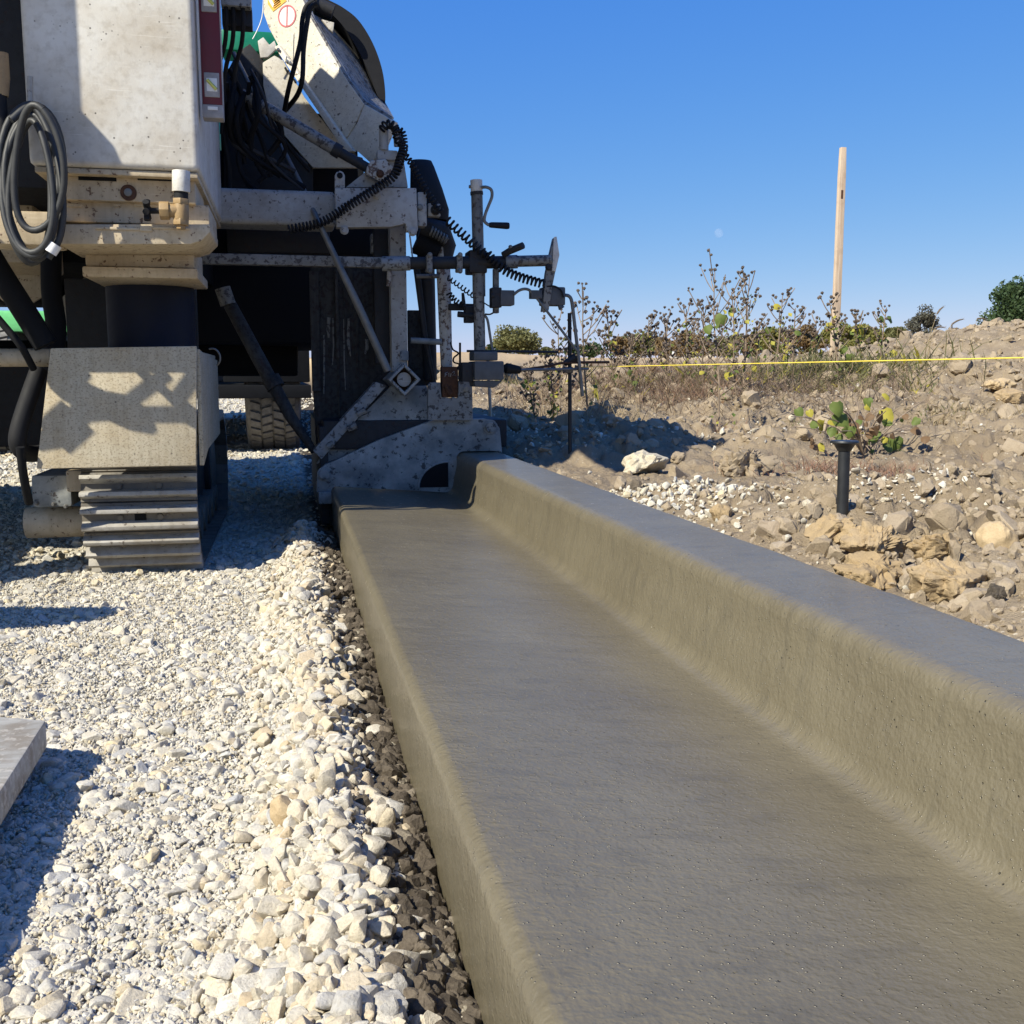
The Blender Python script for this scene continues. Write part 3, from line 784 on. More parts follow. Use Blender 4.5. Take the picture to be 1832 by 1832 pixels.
# bolt heads and mud holes in the shoes that face the camera
for i in range(1, 9):
    y_, z_, a_ = track_pt(i * pitch + .022)
    nrm = Vector((0, math.cos(a_), math.sin(a_))); c = Vector(((XL + XR) / 2, y_, z_)) + nrm * .002
    for dx in (-.055, .055):
        q = c + Vector((dx, 0, 0)); MB().cyl(q, q + nrm * .007, .009, n=8).build('shoe_bolt', M['track'], track)
    if i % 2: 
        tng = Vector((0, -nrm.z, nrm.y)); q = [c + Vector((sx * .016, 0, 0)) + tng * sy * .010 for sx, sy in ((-1, -1), (1, -1), (1, 1), (-1, 1))]
        MB().prism(q, nrm * .0022).build('mud_hole', M['black'], track)
# side frame and drive motor
sf = MB().prism([Vector((XR - .105, y, z)) for y, z in [(C1 - .02, CZ - .09), (C1 - .04, CZ + .03), (C1 + .02, CZ + .12), (C2, CZ + .14), (C2 + .1, CZ), (C2, CZ - .12), (C1, CZ - .14)]], (.03, 0, 0)).build('track_side_frame', M['hopper'], track, .004)
for k_ in range(6): MB().cyl((XR - .076, C1 + .10 + k_ * .19, CZ - .125), (XR - .03, C1 + .10 + k_ * .19, CZ - .125), .055, n=20).build('track_roller', M['track'], track, .006)
for yy in (C1, C2): MB().cyl((XR - .076, yy, CZ), (XR - .045, yy, CZ), .13, n=28).build('wheel_hub', M['track'], track, .01)
mo = rect('drive_motor_housing', 56, 128, 850, 908, 3.22, .34, 'mold', bevel=.012)
c = P(96, 934, 3.34); MB().cyl(Vector((P(47, 934, 3.34).x, c.y, c.z)), Vector((XL + .06, c.y, c.z)), S(26, 3.34), n=32).build('drive_motor', M['cream'], MC, .006)
rect('motor_bracket', 118, 150, 842, 880, 3.16, .3, 'cream', bevel=.006)
for (bx, by) in [(66, 900), (96, 902), (118, 906)]: bolt(bx, by, 3.2195, 3, mo)

# --- left side: hydraulic lines, arm, panels
rod('hydraulic_hose', [(92, 440, 3.25), (92, 520, 3.25), (100, 580, 3.25), (98, 625, 3.25)], 16, 'black', sm=5, n=14)
rod('hydraulic_hose', [(-40, 420, 3.05), (-5, 480, 3.05), (38, 548, 3.05), (82, 618, 3.05)], 19, 'black', sm=5, n=14)
rod('hydraulic_hose', [(-12, 560, 3.0), (12, 588, 3.0), (38, 620, 3.0), (60, 660, 3.05)], 6, 'black', sm=5, n=10)
rod('hydraulic_hose', [(70, 660, 3.1), (36, 760, 3.05), (34, 800, 3.05), (60, 812, 3.1), (110, 800, 3.15)], 14, 'rubber', sm=6, n=14)
rod('hydraulic_hose', [(36, 800, 2.98), (42, 850, 3.0), (52, 900, 3.05)], 7, 'black', sm=4, n=10)
rod('swing_arm', [(-60, 640, 3.15), (92, 640, 3.15)], 15, 'cream', n=14)
rod('brass_fitting', [(4, 95, 2.74), (6, 140, 2.74), (6, 172, 2.74)], [9, 10, 8], 'brass', n=12)
rod('hose_end', [(2, 170, 2.74), (4, 250, 2.74)], 9, 'rubber', n=10)
plate('side_panel', [(-40, 440), (75, 470), (77, 530), (30, 560), (-40, 500)], 4.0, .02, 'cream')
plate('hydraulic_tank', [(106, 535), (150, 495), (205, 520), (205, 582), (118, 585)], 4.2, .35, 'white', bevel=.01)
rect('leg_guard', 118, 352, 500, 640, 3.75, .05, 'dark')
for (x0, x1, y0, y1, Y) in [(-60, 60, 330, 470, 3.35)]: rect('chassis_gusset', x0, x1, y0, y1, Y, .4, 'cream', bevel=.01)
for (dx, sc_) in [(0, 1), (1, .8)]:
    pass
MB().box(-2.1, tl - .012, 3.05, 6.4, 1.10, 2.30).build('engine_enclosure', M['dark'], MC, .01)
MB().box(tl - .6, P(352, 400, 3.9).x, 3.78, 5.3, .98, 1.95).build('engine_block', M['black'], MC, .01)
MB().box(-.9, .35, 4.65, 5.9, .74, 1.55).build('rear_frame', M['black'], MC, .02)
MB().box(-1.4, .05, 5.0, 5.9, .60, .76).build('rear_crossmember', M['black'], MC, .02)
MB().box(-2.6, P(92, 480, 4.6).x, 4.62, 5.2, P(40, 535, 4.62).z, 1.10).build('left_frame', M['dark'], MC, .02)
MB().box(-2.6, P(140, 700, 4.4).x, 4.42, 5.0, P(40, 800, 4.42).z, P(40, 622, 4.42).z).build('left_skirt', M['dark'], MC, .02)
MB().box(-2.2, tr_ + .01, 2.62, 3.5, 2.36, 2.40).build('shadow_caster_roof', M['white'], MC, .01)  # unseen roof sheet on posts, added to shadow the soil bank
for (cx_, cy_) in ((-2.1, 2.7), (-2.1, 3.4), (tl + .05, 3.4), (tr_ - .05, 3.38)): MB().box(cx_ - .02, cx_ + .02, cy_ - .02, cy_ + .02, 2.05 if cx_ > -1 else .99, 2.362).build('shadow_caster_post', M['white'], MC, .004)
cn = MB().prism([Vector((x, y, 1.76)) for x, y in [(-.34, 2.34), (-.24, 2.40), (-.08, 2.60), (.0, 2.74), (.0, 2.86), (-.06, 2.96), (-.34, 2.96)]], (0, 0, .22)).build('shadow_caster_block', M['dark'], MC, .02)  # unseen block added above the view, outline shaped to shadow the soil
MB().box(-.42, -.20, 2.82, 3.05, 1.975, 2.13).build('shadow_caster_bracket', M['dark'], MC, .006)
# unseen box, gusset and stand added left of view to shadow the tank
cb = MB().box(-1.75, P(150, 130, TY).x - SA * .5, TY - SB * .5, 2.78, 1.58, 2.62).build('shadow_caster_box', M['tank'], MC, .015)
MB().prism([Vector((P(150, 130, TY).x - SA * .5 - .002, TY - SB * .5 + .005, 1.74)), Vector((P(150, 130, TY).x - SA * .5 + .07, TY - SB * .5 + .005, 1.66)), Vector((P(150, 130, TY).x - SA * .5 + .10, TY - SB * .5 + .005, 1.585)), Vector((P(150, 130, TY).x - SA * .5 - .002, TY - SB * .5 + .005, 1.585))], (0, .03, 0)).build('shadow_caster_gusset', M['white'], MC)
MB().box(-2.3, -1.78, 2.36, 4.6, .94, .985).build('operator_platform', M['dark'], MC, .004)
MB().box(-1.85, -1.752, 2.52, 2.76, .99, 2.2).build('shadow_caster_stand', M['dark'], MC, .01)
def fsh(x, y, k=.5):
    a = P(x, y, FY); return a + Vector((-SA * k, -SB * k, k))
lm = MB()  # unseen bars added out of view, traced back from the shadow on the fender
for pts, r in [([(255, 668), (295, 700), (330, 735)], .013), ([(300, 668), (250, 705), (225, 725)], .010), ([(352, 668), (310, 725)], .011), ([(110, 690), (160, 712), (210, 735), (250, 742)], .030), ([(160, 735), (250, 742), (340, 742)], .013), ([(335, 728), (338, 752)], .017), ([(60, 790), (95, 785), (115, 760), (150, 738), (190, 735)], .015), ([(95, 785), (140, 745)], .026)]:
    lm.tube([fsh(*p) for p in pts], r, 10)
lm.tube([fsh(100, 640), fsh(100, 640) + Vector((-.05, .03, .25)), Vector((-1.2, 2.6, 1.62))], .05, 10)
lm.build('shadow_caster_bars', M['dark'], MC)
# unseen arms and hanger, added so their shadows cross the gravel
tip = G(165, 1098, .02); q = tip + Vector((-SA * .62, -SB * .62, .62))
MB().tube([q + Vector((-1.3, .10, 0)), q + Vector((-.25, .02, 0)), q], [.11, .11, .07], 12).build('shadow_caster_arm', M['dark'], MC)
tip2 = G(120, 1010, .02); q2 = tip2 + Vector((-SA * .8, -SB * .8, .8))
MB().tube([q2 + Vector((-1.2, -.18, 0)), q2 + Vector((.45, .12, 0))], .06, 12).build('shadow_caster_arm', M['dark'], MC)
MB().box(q.x - 1.35, q.x - 1.25, q.y + .05, 2.42, q.z - .05, .938).build('shadow_caster_hanger', M['dark'], MC, .01)

# --- main cross beam, mast bracket and lug
beam = rect('cross_beam', 372, 600, 338, 402, 3.70, .16, 'white', bevel=.018, seg=3)
br = plate('mast_bracket', [(599, 336), (745, 336), (748, 413), (727, 413), (726, 400), (699, 406), (602, 407)], 3.64, .05, 'white', bevel=.004)
lug = plate('lifting_lug', [(599, 336), (599, 314), (602, 308), (608, 305), (614, 308), (617, 314), (617, 336)], 3.652, .02, 'white', br, .002)
c = P(608, 314, 3.65); MB().cyl(c + Vector((0, .004, 0)), c + Vector((0, -.0015, 0)), S(5, 3.65), n=16).build('lug_hole', M['black'], lug)
for (bx, by) in [(674, 349), (616, 412), (738, 415)]: bolt(bx, by, 3.6395, 6, br, 'white')
sb = rect('slide_block', 747, 764, 343, 405, 3.66, .06, 'white', bevel=.008)
bolt(751, 371, 3.659, 4.5, sb)
s2 = rect('pin_block', 766, 788, 364, 387, 3.68, .04, 'white', bevel=.003); bolt(779, 376, 3.679, 7, s2, 'dark', .02)
plate('mast_gusset', [(619, 335), (664, 299), (700, 268), (722, 283), (730, 335)], 3.70, .03, 'white')
plate('cylinder_clevis', [(657, 297), (664, 286), (690, 284), (704, 300), (700, 322), (682, 326), (654, 311)], 3.66, .05, 'rustwhite', bevel=.006)
rect('mast_socket', 675, 712, 268, 286, 3.68, .05, 'white', bevel=.006)
bolt(680, 311, 3.659, 5.5, MC, 'rust')
rod('mast_pin', [(686, 229, 3.69), (687, 269, 3.69)], 8, 'white', n=16)
rod('mast_pin', [(709, 232, 3.71), (711, 262, 3.71)], 6, 'white', n=14)
# mast posts
rect('mast_post', 699, 728, 400, 665, 3.78, .09, 'white', bevel=.006)
rect('mast_web', 670, 696, 402, 650, 3.84, .06, 'dark', bevel=.004)
rod('post_bracket', [(697, 484, 3.76), (695, 512, 3.76)], 4, 'rustwhite')
post2 = rod('slide_post', [(789, 402, 3.80), (794, 500, 3.80), (799, 660, 3.80)], [12, 12.5, 10.5], 'rustwhite', n=16)
rod('slide_post_back', [(760, 410, 3.88), (770, 680, 3.88)], [16, 12], 'dark', n=12)
rod('piston_rod', [(744, 470, 3.82), (760, 600, 3.82), (778, 690, 3.82)], [6, 5, 4], 'dark', n=10)
rod('grease_line', [(733, 420, 3.74), (738, 460, 3.74)], 1.6, 'steel', n=6)
rod('clamp_bar', [(745, 494, 3.78), (785, 494, 3.78)], 4, 'post', n=8)
rod('hinge_bar', [(735, 609, 3.78), (790, 612, 3.78)], 5.5, 'mold', n=10)
rect('mold_back_plate', 730, 778, 555, 690, 3.90, .02, 'hopper')
# springs and dark clutter at the mast head
cord('spring', [(770, 412, 3.74), (800, 430, 3.74)], 7, 2.2, 5, 'rodsteel')
rod('mast_head_casting', [(752, 405, 3.78), (790, 415, 3.78), (800, 440, 3.80), (795, 470, 3.80)], [18, 20, 16, 12], 'dark', n=14)
rod('mast_head_block', [(745, 430, 3.80), (785, 450, 3.80)], [24, 18], 'black', n=12)
# rubber boot
bt = MB(); rings = []
for (x0, x1, y, Yo) in [(735, 772, 287, 0), (733, 776, 300, -.02), (732, 790, 340, -.03), (733, 801, 375, -.03), (736, 801, 395, -.02)]:
    a = P(x0, y, 3.85); b = P(x1, y - (3 if y < 300 else 0), 3.85); cx, rx = (a.x + b.x) / 2, (b.x - a.x) / 2
    rings.append([Vector((cx + rx * math.cos(t), 3.85 + Yo + rx * .8 * math.sin(t), a.z)) for t in np.linspace(0, 2 * math.pi, 20, endpoint=False)])
vs = [v for g in rings for v in g]; fs = [(i * 20 + k, i * 20 + (k + 1) % 20, (i + 1) * 20 + (k + 1) % 20, (i + 1) * 20 + k) for i in range(4) for k in range(20)] + [tuple(range(20))]
bt.add(vs, fs).build('rubber_boot', M['rubber'], MC)
# stretcher, rods, hopper
MB().box(P(353, 464, 3.66).x, P(683, 464, 3.66).x, 3.66, 3.70, P(520, 475, 3.66).z, P(520, 456, 3.66).z).build('stretcher_bar', M['mottle'], MC, .003)
rod('stay_rod', [(418, 95, 4.02), (541, 336, 3.80), (575, 408, 3.63), (640, 545, 3.63), (694, 664, 3.63)], [4, 4.5, 4.5, 6.5, 6.5], 'rodsteel', n=10)
hop = plate('hopper_side', [(556, 476), (700, 476), (700, 700), (640, 760), (566, 805), (557, 640)], 4.02, .03, 'hopper')
for (x0, x1, y0, y1) in [(556, 572, 485, 700), (668, 678, 485, 650), (600, 606, 480, 640)]: rect('hopper_rib', x0, x1, y0, y1, 3.995, .0245, 'hopper', hop, .003)
for k in range(26):       # hardened concrete drips down the hopper side
    rg = random.Random(k * 7 + 1); x = rg.uniform(562, 694); y0 = rg.uniform(485, 620); L_ = rg.uniform(25, 130); w = rg.uniform(1.2, 3.4)
    rod('concrete_drip', [(x, y0, 4.018), (x + rg.uniform(-2, 2), y0 + L_ * .6, 4.018), (x + rg.uniform(-3, 3), y0 + L_, 4.018)], [w, w * 1.1, w * .5], 'mottle' if k % 3 == 0 else 'hopper', hop, 6)
rect('hopper_header', 405, 590, 404, 452, 3.98, .08, 'dark', bevel=.008)
rect('hopper_header_box', 664, 686, 418, 452, 3.86, .06, 'mold', bevel=.004)
rect('header_beam', 372, 700, 402, 454, 4.08, .06, 'black', bevel=.004)
rod('tilt_cylinder', [(398, 520, 3.98), (470, 655, 3.92), (520, 745, 3.88), (562, 808, 3.84)], [11, 12, 10, 6], 'hopper', n=16)
rod('tilt_cylinder_collar', [(484, 676, 3.91), (494, 694, 3.90)], 16, 'hopper', n=16)
rod('cylinder_pin', [(398, 515, 3.95), (408, 545, 3.95)], 13, 'mottle', n=12)

# --- mold (the slipform that shapes the curb)
MY = 3.74
def prof_px():
    """trailing opening: follows the curb section, in world coordinates at the mold face"""
    return [Vector((x, MY, z + .004)) for x, z in CP if z > .09]
op = prof_px()
left = [P(593, 881, MY), P(567, 881, MY), P(567, 855, MY), P(572, 840, MY), P(582, 831, MY), P(600, 824, MY), P(678, 787, MY), P(760, 757, MY), P(775, 752, MY), P(868, 749, MY), P(884, 753, MY), P(894, 766, MY), P(898, 806, MY)]
# opening runs from the back of the curb over the top, with the inspection hole beside the curb face
rim = op[::-1]
face_i = [i for i, v in enumerate(rim) if v.x < .60 and v.z > .2]
poly = left + [v for v in rim if v.x < .7745 and v.z > .13]
pm = MB().prism(poly, (0, .03, 0)).build('mold_end_plate', M['mold'], MC, .0025)
# inspection hole: flat black plate painting its shaded inside, with a rim
hc = P(802, 871, MY - .001); hr = P(802, 826, MY - .001).z - hc.z
hp = [hc] + [hc + Vector((-math.cos(a) * hr * 1.18, 0, math.sin(a) * hr)) for a in np.linspace(0, math.pi / 2, 12)]
MB().prism(hp, (0, -.0015, 0)).build('opening_shade', M['black'], pm)
MB().tube([p + Vector((0, -.002, 0)) for p in hp[1:]], .004, 6).build('opening_rim', M['mold'], pm)
bolt(580, 848, MY - .0005, 10, pm, 'mold', .014, hexa=False); bolt(877, 764, MY - .0005, 11, pm, 'mold', .016)
rect('skid_foot', 570, 594, 880, 902, MY - .03, .4, 'mold', bevel=.006)
# mold body behind the plate
MB().box(.12, .80, MY + .031, MY + 1.5, .335, .44).build('mold_body', M['dark'], MC, .01)
MB().box(.105, .135, MY + .031, MY + 1.5, .06, .42).build('mold_side', M['dark'], MC, .006)
# gusset with edge flange
gs = plate('mold_gusset', [(566, 830), (575, 815), (700, 690), (764, 690), (771, 775), (700, 800)], MY + .05, .03, 'mold', bevel=.002)
MB().prism([P(560, 806, MY + .02), P(672, 683, MY + .02), P(692, 690, MY + .02), P(575, 822, MY + .02)], (0, .09, 0)).build('gusset_flange', M['mold2'], gs, .003)
for (x0, y0, w, h) in [(640, 742, 14, 8), (622, 768, 16, 7), (585, 800, 12, 6)]:
    rod('concrete_lump', [(x0, y0, MY + .01), (x0 + w, y0 - h, MY + .01)], [5, 7], 'mottle', gs, 8)
# diamond tube end
c = P(724, 679, 3.70); hd = S(29, 3.70)
dm = MB()
outer = [c + Vector((dx * hd, 0, dz * hd)) for dx, dz in ((1, 0), (0, 1), (-1, 0), (0, -1))]
inner = [c + (v - c) * .76 for v in outer]
vs = outer + inner + [v + Vector((0, .25, 0)) for v in outer] + [v + Vector((0, .25, 0)) for v in inner]
fs = []
for i in range(4):
    j = (i + 1) % 4
    fs += [(i, j, 4 + j, 4 + i), (8 + i, 12 + i, 12 + j, 8 + j), (i, 8 + i, 8 + j, j), (4 + i, 4 + j, 12 + j, 12 + i)]
tube_ = dm.add(vs, fs).build('square_tube', M['mold'], MC, .004)
MB().cyl(c + Vector((0, .02, 0)), c + Vector((0, .03, 0)), hd * .44, n=28).build('tube_cap', M['white'], tube_, .002)
MB().cyl(c + Vector((0, .06, 0)), c + Vector((0, .07, 0)), hd * .74, n=4).build('tube_back', M['rust'], tube_)
rect('post_stud', 716, 731, 628, 645, 3.772, .01, 'mold', bevel=.002)
# forked mount and its rusty bracket
fk = plate('forked_mount', [(766, 752), (766, 689), (770, 684), (788, 684), (790, 712), (820, 712), (821, 681), (839, 681), (845, 687), (846, 752)], MY - .03, .028, 'mold2', bevel=.003)
bolt(833, 695, MY - .0305, 4.5, fk, 'mold', .012, hexa=False)
rb = rect('rusty_bracket', 791, 820, 656, 711, MY - .022, .05, 'rust', bevel=.004)
stx, stY = MB(), MY - .024
for seg in [[(797, 668), (796, 674)], [(796, 668), (801, 666)], [(796, 671), (800, 670)], [(803, 667), (803, 673), (806, 674), (807, 668)], [(809, 667), (813, 664), (813, 668), (809, 672), (815, 671)]]:
    stx.tube([P(x, y, stY) for x, y in seg], S(.7, stY), 5)
stx.build('weld_lettering', M['steel'], rb)
rod('rust_streak_lump', [(797, 690, MY - .024), (806, 706, MY - .024)], [4, 6], 'rust', rb, 8)
rod('pin_knob', [(823, 679, MY - .02), (823, 673, MY - .02)], [5, 4], 'white', n=12)
rod('spring_pin', [(823, 613, 3.70), (823, 668, 3.70)], 2, 'black', n=8)
rod('cable_loop', [(806, 612, 3.72), (810, 625, 3.72), (820, 632, 3.72), (812, 640, 3.72), (812, 648, 3.72), (822, 652, 3.72), (818, 660, 3.72)], 1.6, 'black', sm=6, n=6)

# --- conveyor above
CY = 4.0
def cy(x): return CY + (560 - x) / 90 * .13
def tplate(name, pts, dY, th, mat, parent=None, bevel=.002):
    return MB().prism([P(x, y, cy(x) + dY) for x, y in pts], (th * .75, th * .66, 0)).build(name, M[mat], parent or MC, bevel)
ch = tplate('conveyor_chute', [(473, -60), (471, 22), (481, 50), (500, 85), (530, 130), (565, 186), (592, 224), (614, 255), (636, 221), (651, 186), (619, 141), (553, 28), (534, -20), (530, -60)], 0, .03, 'chute')
lower = tplate('conveyor_lower_plate', [(616, 256), (638, 222), (652, 187), (689, 208), (702, 217), (676, 280), (661, 290), (641, 272)], -.01, .03, 'chute')
# angled top plate and belt hood: run back from the chute edge
tp = [P(553, 28, cy(553) + .002), P(619, 141, cy(619) + .002), P(651, 186, cy(651) + .002), P(700, 214, cy(700))]
tp2 = [P(590, 46, CY + .30), P(655, 120, CY + .30), P(682, 178, CY + .28), P(703, 216, CY + .06)]
MB().add(tp + tp2 + [v + Vector((.004, .004, .012)) for v in tp + tp2], [(0, 1, 5, 4), (1, 2, 6, 5), (2, 3, 7, 6), (8, 12, 13, 9), (9, 13, 14, 10), (10, 14, 15, 11), (0, 8, 9, 1), (1, 9, 10, 2), (2, 10, 11, 3), (4, 5, 13, 12), (5, 6, 14, 13), (6, 7, 15, 14), (0, 4, 12, 8), (3, 11, 15, 7)]).build('conveyor_top_plate', M['mottle'], MC, smooth=20)
beltpts = [(540, -60), (560, -5), (590, 22), (615, 48), (640, 88), (660, 130), (673, 165), (681, 190)]
bp = smooth_path([P(x, y, CY + .18) for x, y in beltpts], 5)
bw = MB(); n_ = len(bp)
outv = [p + Vector((.045 * math.sin(math.pi * i / n_) + .012, 0, .03 * math.sin(math.pi * i / n_))) for i, p in enumerate(bp)]
vs = [v + Vector((0, d, 0)) for d in (0, .5) for v in bp] + [v + Vector((0, d, 0)) for d in (0, .5) for v in outv]
fs = []
for i in range(n_ - 1):
    fs += [(i, i + 1, n_ + i + 1, n_ + i), (2 * n_ + i, 3 * n_ + i, 3 * n_ + i + 1, 2 * n_ + i + 1), (i, 2 * n_ + i, 2 * n_ + i + 1, i + 1), (n_ + i, n_ + i + 1, 3 * n_ + i + 1, 3 * n_ + i)]
bw.add(vs, fs).build('conveyor_belt', M['rubber'], MC)
MB().cyl(P(566, 8, CY + .12), P(596, 22, CY + .12), S(12, CY), n=18).build('belt_roller', M['dark'], MC)
plate('roller_bracket', [(575, 34), (598, 40), (596, 58), (588, 52)], CY + .02, .02, 'chute')
# hopper plate left of the chute
plate('conveyor_side_plate', [(470, 112), (491, 99), (507, 108), (545, 174), (610, 258), (655, 300), (560, 300), (485, 215), (471, 152)], CY + .05, .02, 'chute')
plate('conveyor_frame_plate', [(424, 94), (447, 78), (472, 108), (472, 152), (486, 215), (560, 300), (560, 345), (400, 345), (400, 140)], CY + .09, .03, 'dark')
rail = tplate('chute_rail', [(491, 84), (498, 80), (616, 250), (632, 270), (622, 272), (608, 258)], -.03, .018, 'chute')
for (x, y, l_) in [(500, 101, 6), (510, 121, 8), (526, 142, 6)]: rod('rail_slot', [(x, y, cy(x) - .0295), (x + l_ * .55, y + l_, cy(x + l_ * .55) - .0295)], 1.8, 'black', rail, 6)
for (x, y) in [(498, 89), (514, 110), (519, 113)]: bolt(x, y, cy(x) - .0305, 2.4, rail, 'steel')
plate('limit_switch_plate', [(461, 73), (471, 66), (482, 80), (491, 72), (496, 86), (479, 102), (466, 103)], CY + .08, .02, 'tank')
# decals
dN = (P(471, 40, cy(471)) - P(560, 40, cy(560))); dN = Vector((-(P(471, 40, cy(471)).y - P(560, 40, cy(560)).y), P(471, 40, cy(471)).x - P(560, 40, cy(560)).x, 0)).normalized()
dT = Vector((-dN.y, dN.x, 0))                                  # across the plate
if dT.x < 0: dT = -dT
dc = P(514, 29, cy(514)) + dN * .001; R_ = S(15.5, CY); ex = 1.18
def disc(r0, r1, off, name, mat, par):
    N = 36; vs = [dc + dN * o_ + dT * math.cos(t) * R_ * k * ex + Vector((0, 0, math.sin(t) * R_ * k * 1.15)) for o_ in (off, off + .0008) for k in (r0, r1) for t in np.linspace(0, 2 * math.pi, N, endpoint=False)]
    fs = []
    for q in range(N):
        w = (q + 1) % N; fs += [(2 * N + q, 2 * N + w, 3 * N + w, 3 * N + q), (q, w, N + w, N + q), (N + q, N + w, 3 * N + w, 3 * N + q)]
    m = MB().add(vs, fs)
    if r0 > .5: m.prism([dc + dN * off + dT * a * R_ + Vector((0, 0, b * R_)) for a, b in ((-.14, -1.1), (.02, -1.1), (.16, 1.1), (.0, 1.1))], dN * .0008)
    return m.build(name, M[mat], par, smooth=0)
dd = disc(.001, .86, 0, 'warning_decal', 'decalwhite', ch)
disc(.86, 1.0, .001, 'prohibition_ring', 'decalred', dd)
od = MB().prism([P(x, y, cy(x)) + dN * .001 for x, y in [(480, 8), (489, 21), (513, 2), (508, -12), (478, -12)]], dN * .001).build('caution_decal', M['orange'], ch)
MB().prism([P(x, y, cy(x)) + dN * .0025 for x, y in [(481, 0), (486, -2), (491, 8), (489, 14)]], dN * .0008).build('decal_panel', M['decalwhite'], od)
for k in range(4): MB().tube([P(491, 15 - k * 4, cy(491)) + dN * .0022, P(503 - k, 6 - k * 4, cy(503)) + dN * .0022], .0014, 5).build('decal_line', M['rust'], od)
# chute hoses
rod('chute_hose', [(562, 2, CY - .16), (548, 12, CY - .16), (541, 36, CY - .16), (538, 72, CY - .16), (527, 118, CY - .16), (515, 165, CY - .12), (508, 205, CY)], 4.2, 'rubber', sm=6, n=10)
rod('chute_hose', [(566, 6, CY - .18), (555, 16, CY - .18), (549, 44, CY - .18), (543, 90, CY - .18), (541, 140, CY - .18), (532, 170, CY - .12), (512, 196, CY)], 4.2, 'rubber', sm=6, n=10)
# lift cylinder
rod('lift_cylinder', [(432, 170, 3.78), (470, 190, 3.77), (604, 270, 3.72)], 10.5, 'mottle', n=20)
rod('lift_cylinder_rod', [(600, 268, 3.72), (662, 303, 3.70)], 8.5, 'dark', n=16)
rod('cylinder_gland', [(596, 265, 3.72), (609, 273, 3.72)], 12, 'dark', n=18)
# junction box above with plugs, cables and loose hoses in the engine bay
jb = rect('junction_box', 394, 448, -50, 10, 3.6, .12, 'mold', bevel=.004)
rect('plug_row', 397, 451, 10, 46, 3.64, .06, 'dark', bevel=.003)
for x in (404, 417, 434): rod('cable', [(x, 8, 3.62), (x + 1, 40, 3.62), (x - 2, 80, 3.66), (x - 14, 130, 3.72), (x - 20, 240, 3.75)], 3.6, 'rubber', sm=5, n=8)
rg = random.Random(5)
for k in range(16):
    x = rg.uniform(398, 470); y = rg.uniform(120, 200)
    rod('engine_hose', [(x, y, 3.75), (x + rg.uniform(-15, 25), y + 50, 3.74 + rg.uniform(-.05, .05)), (x + rg.uniform(-10, 60), y + 110, 3.76), (x + rg.uniform(0, 120), y + 170, 3.78)], rg.uniform(2.5, 5), 'black' if k % 4 else 'dark', sm=5, n=8)
for k in range(0):
    x = rg.uniform(440, 640); y = rg.uniform(240, 320); rod('engine_fitting', [(x, y, 3.85), (x + rg.uniform(5, 20), y + rg.uniform(-10, 10), 3.85)], rg.uniform(5, 11), 'dark', n=10)
rect('engine_bay_back', 396, 640, 200, 345, 4.2, .03, 'black')
rod('thin_wire', [(472, -10, CY - .02), (469, 30, CY - .02), (460, 55, CY - .02), (452, 70, CY - .02)], .9, 'decalwhite', sm=4, n=5)
# coiled cords
cord('coiled_cord', [(684, 232, 3.66), (692, 222, 3.66), (706, 228, 3.66), (712, 250, 3.66), (722, 262, 3.65), (716, 285, 3.62), (704, 315, 3.60), (668, 340, 3.60), (618, 372, 3.60), (575, 398, 3.62), (516, 411, 3.64)], 6.5, 2.0, 6.2)
cord('coiled_cord', [(706, 232, 3.70), (720, 236, 3.70), (724, 262, 3.70), (720, 280, 3.70)], 4.5, 1.7, 5)
cord('coiled_cord', [(724, 276, 3.68), (738, 296, 3.68), (760, 338, 3.66), (790, 380, 3.64)], 5, 1.7, 7)
cord('coiled_cord', [(800, 394, 3.60), (824, 416, 3.58), (852, 442, 3.56), (870, 456, 3.55)], 7, 2.1, 8.5)
cord('coiled_cord', [(870, 452, 3.55), (895, 478, 3.54), (925, 494, 3.54), (972, 508, 3.54)], 7, 2.2, 7.2)
cord('coiled_cord', [(800, 496, 3.72), (820, 510, 3.70), (848, 530, 3.66)], 4, 1.3, 7)
cord('coiled_cord', [(802, 524, 3.72), (815, 538, 3.72), (830, 548, 3.70)], 4.5, 1.5, 6)

# --- grade sensor arm and jack
arm = MB().cyl(P(683, 472, 3.62), P(734, 471, 3.61), S(12.5, 3.62), n=24).build('sensor_arm', M['mold2'], MC, .003)
MB().cyl(P(728, 471, 3.615), P(905, 469, 3.58), S(11, 3.6), n=24).build('arm_tube', M['dark'], arm)
MB().cyl(P(903, 468, 3.582), P(986, 466, 3.56), S(10, 3.58), n=24).build('arm_tube', M['mottle'], arm)
MB().cyl(P(904, 469, 3.579), P(926, 468, 3.575), S(12, 3.58), n=20).build('arm_sleeve', M['mold2'], arm, .003)
for x in (769, 823):
    k = rect('arm_clamp', x - 5, x + 5, 455, 486, 3.565, .05, 'mottle', arm, .004)
    bolt(x, 456, 3.5645, 3.6, k); bolt(x, 485, 3.5645, 3.6, k)
ep = MB().prism([P(991, 425, 3.55), P(996, 424, 3.55), P(1000, 456, 3.55), P(989, 511, 3.55), P(982, 556, 3.55), P(970, 558, 3.55), P(977, 489, 3.55), P(984, 455, 3.55)], (0, .03, 0)).build('arm_end_plate', M['mottle'], MC, .004)
MB().prism([P(991, 424, 3.546), P(996, 423, 3.546), P(1001, 456, 3.546), P(994, 486, 3.546), P(988, 484, 3.546)], (0, .003, 0)).build('end_plate_lit_patch', M['tank'], ep, .001)  # pale sheet painting the sunlit upper part of the plate
bolt(981, 478, 3.549, 5, ep, 'dark')
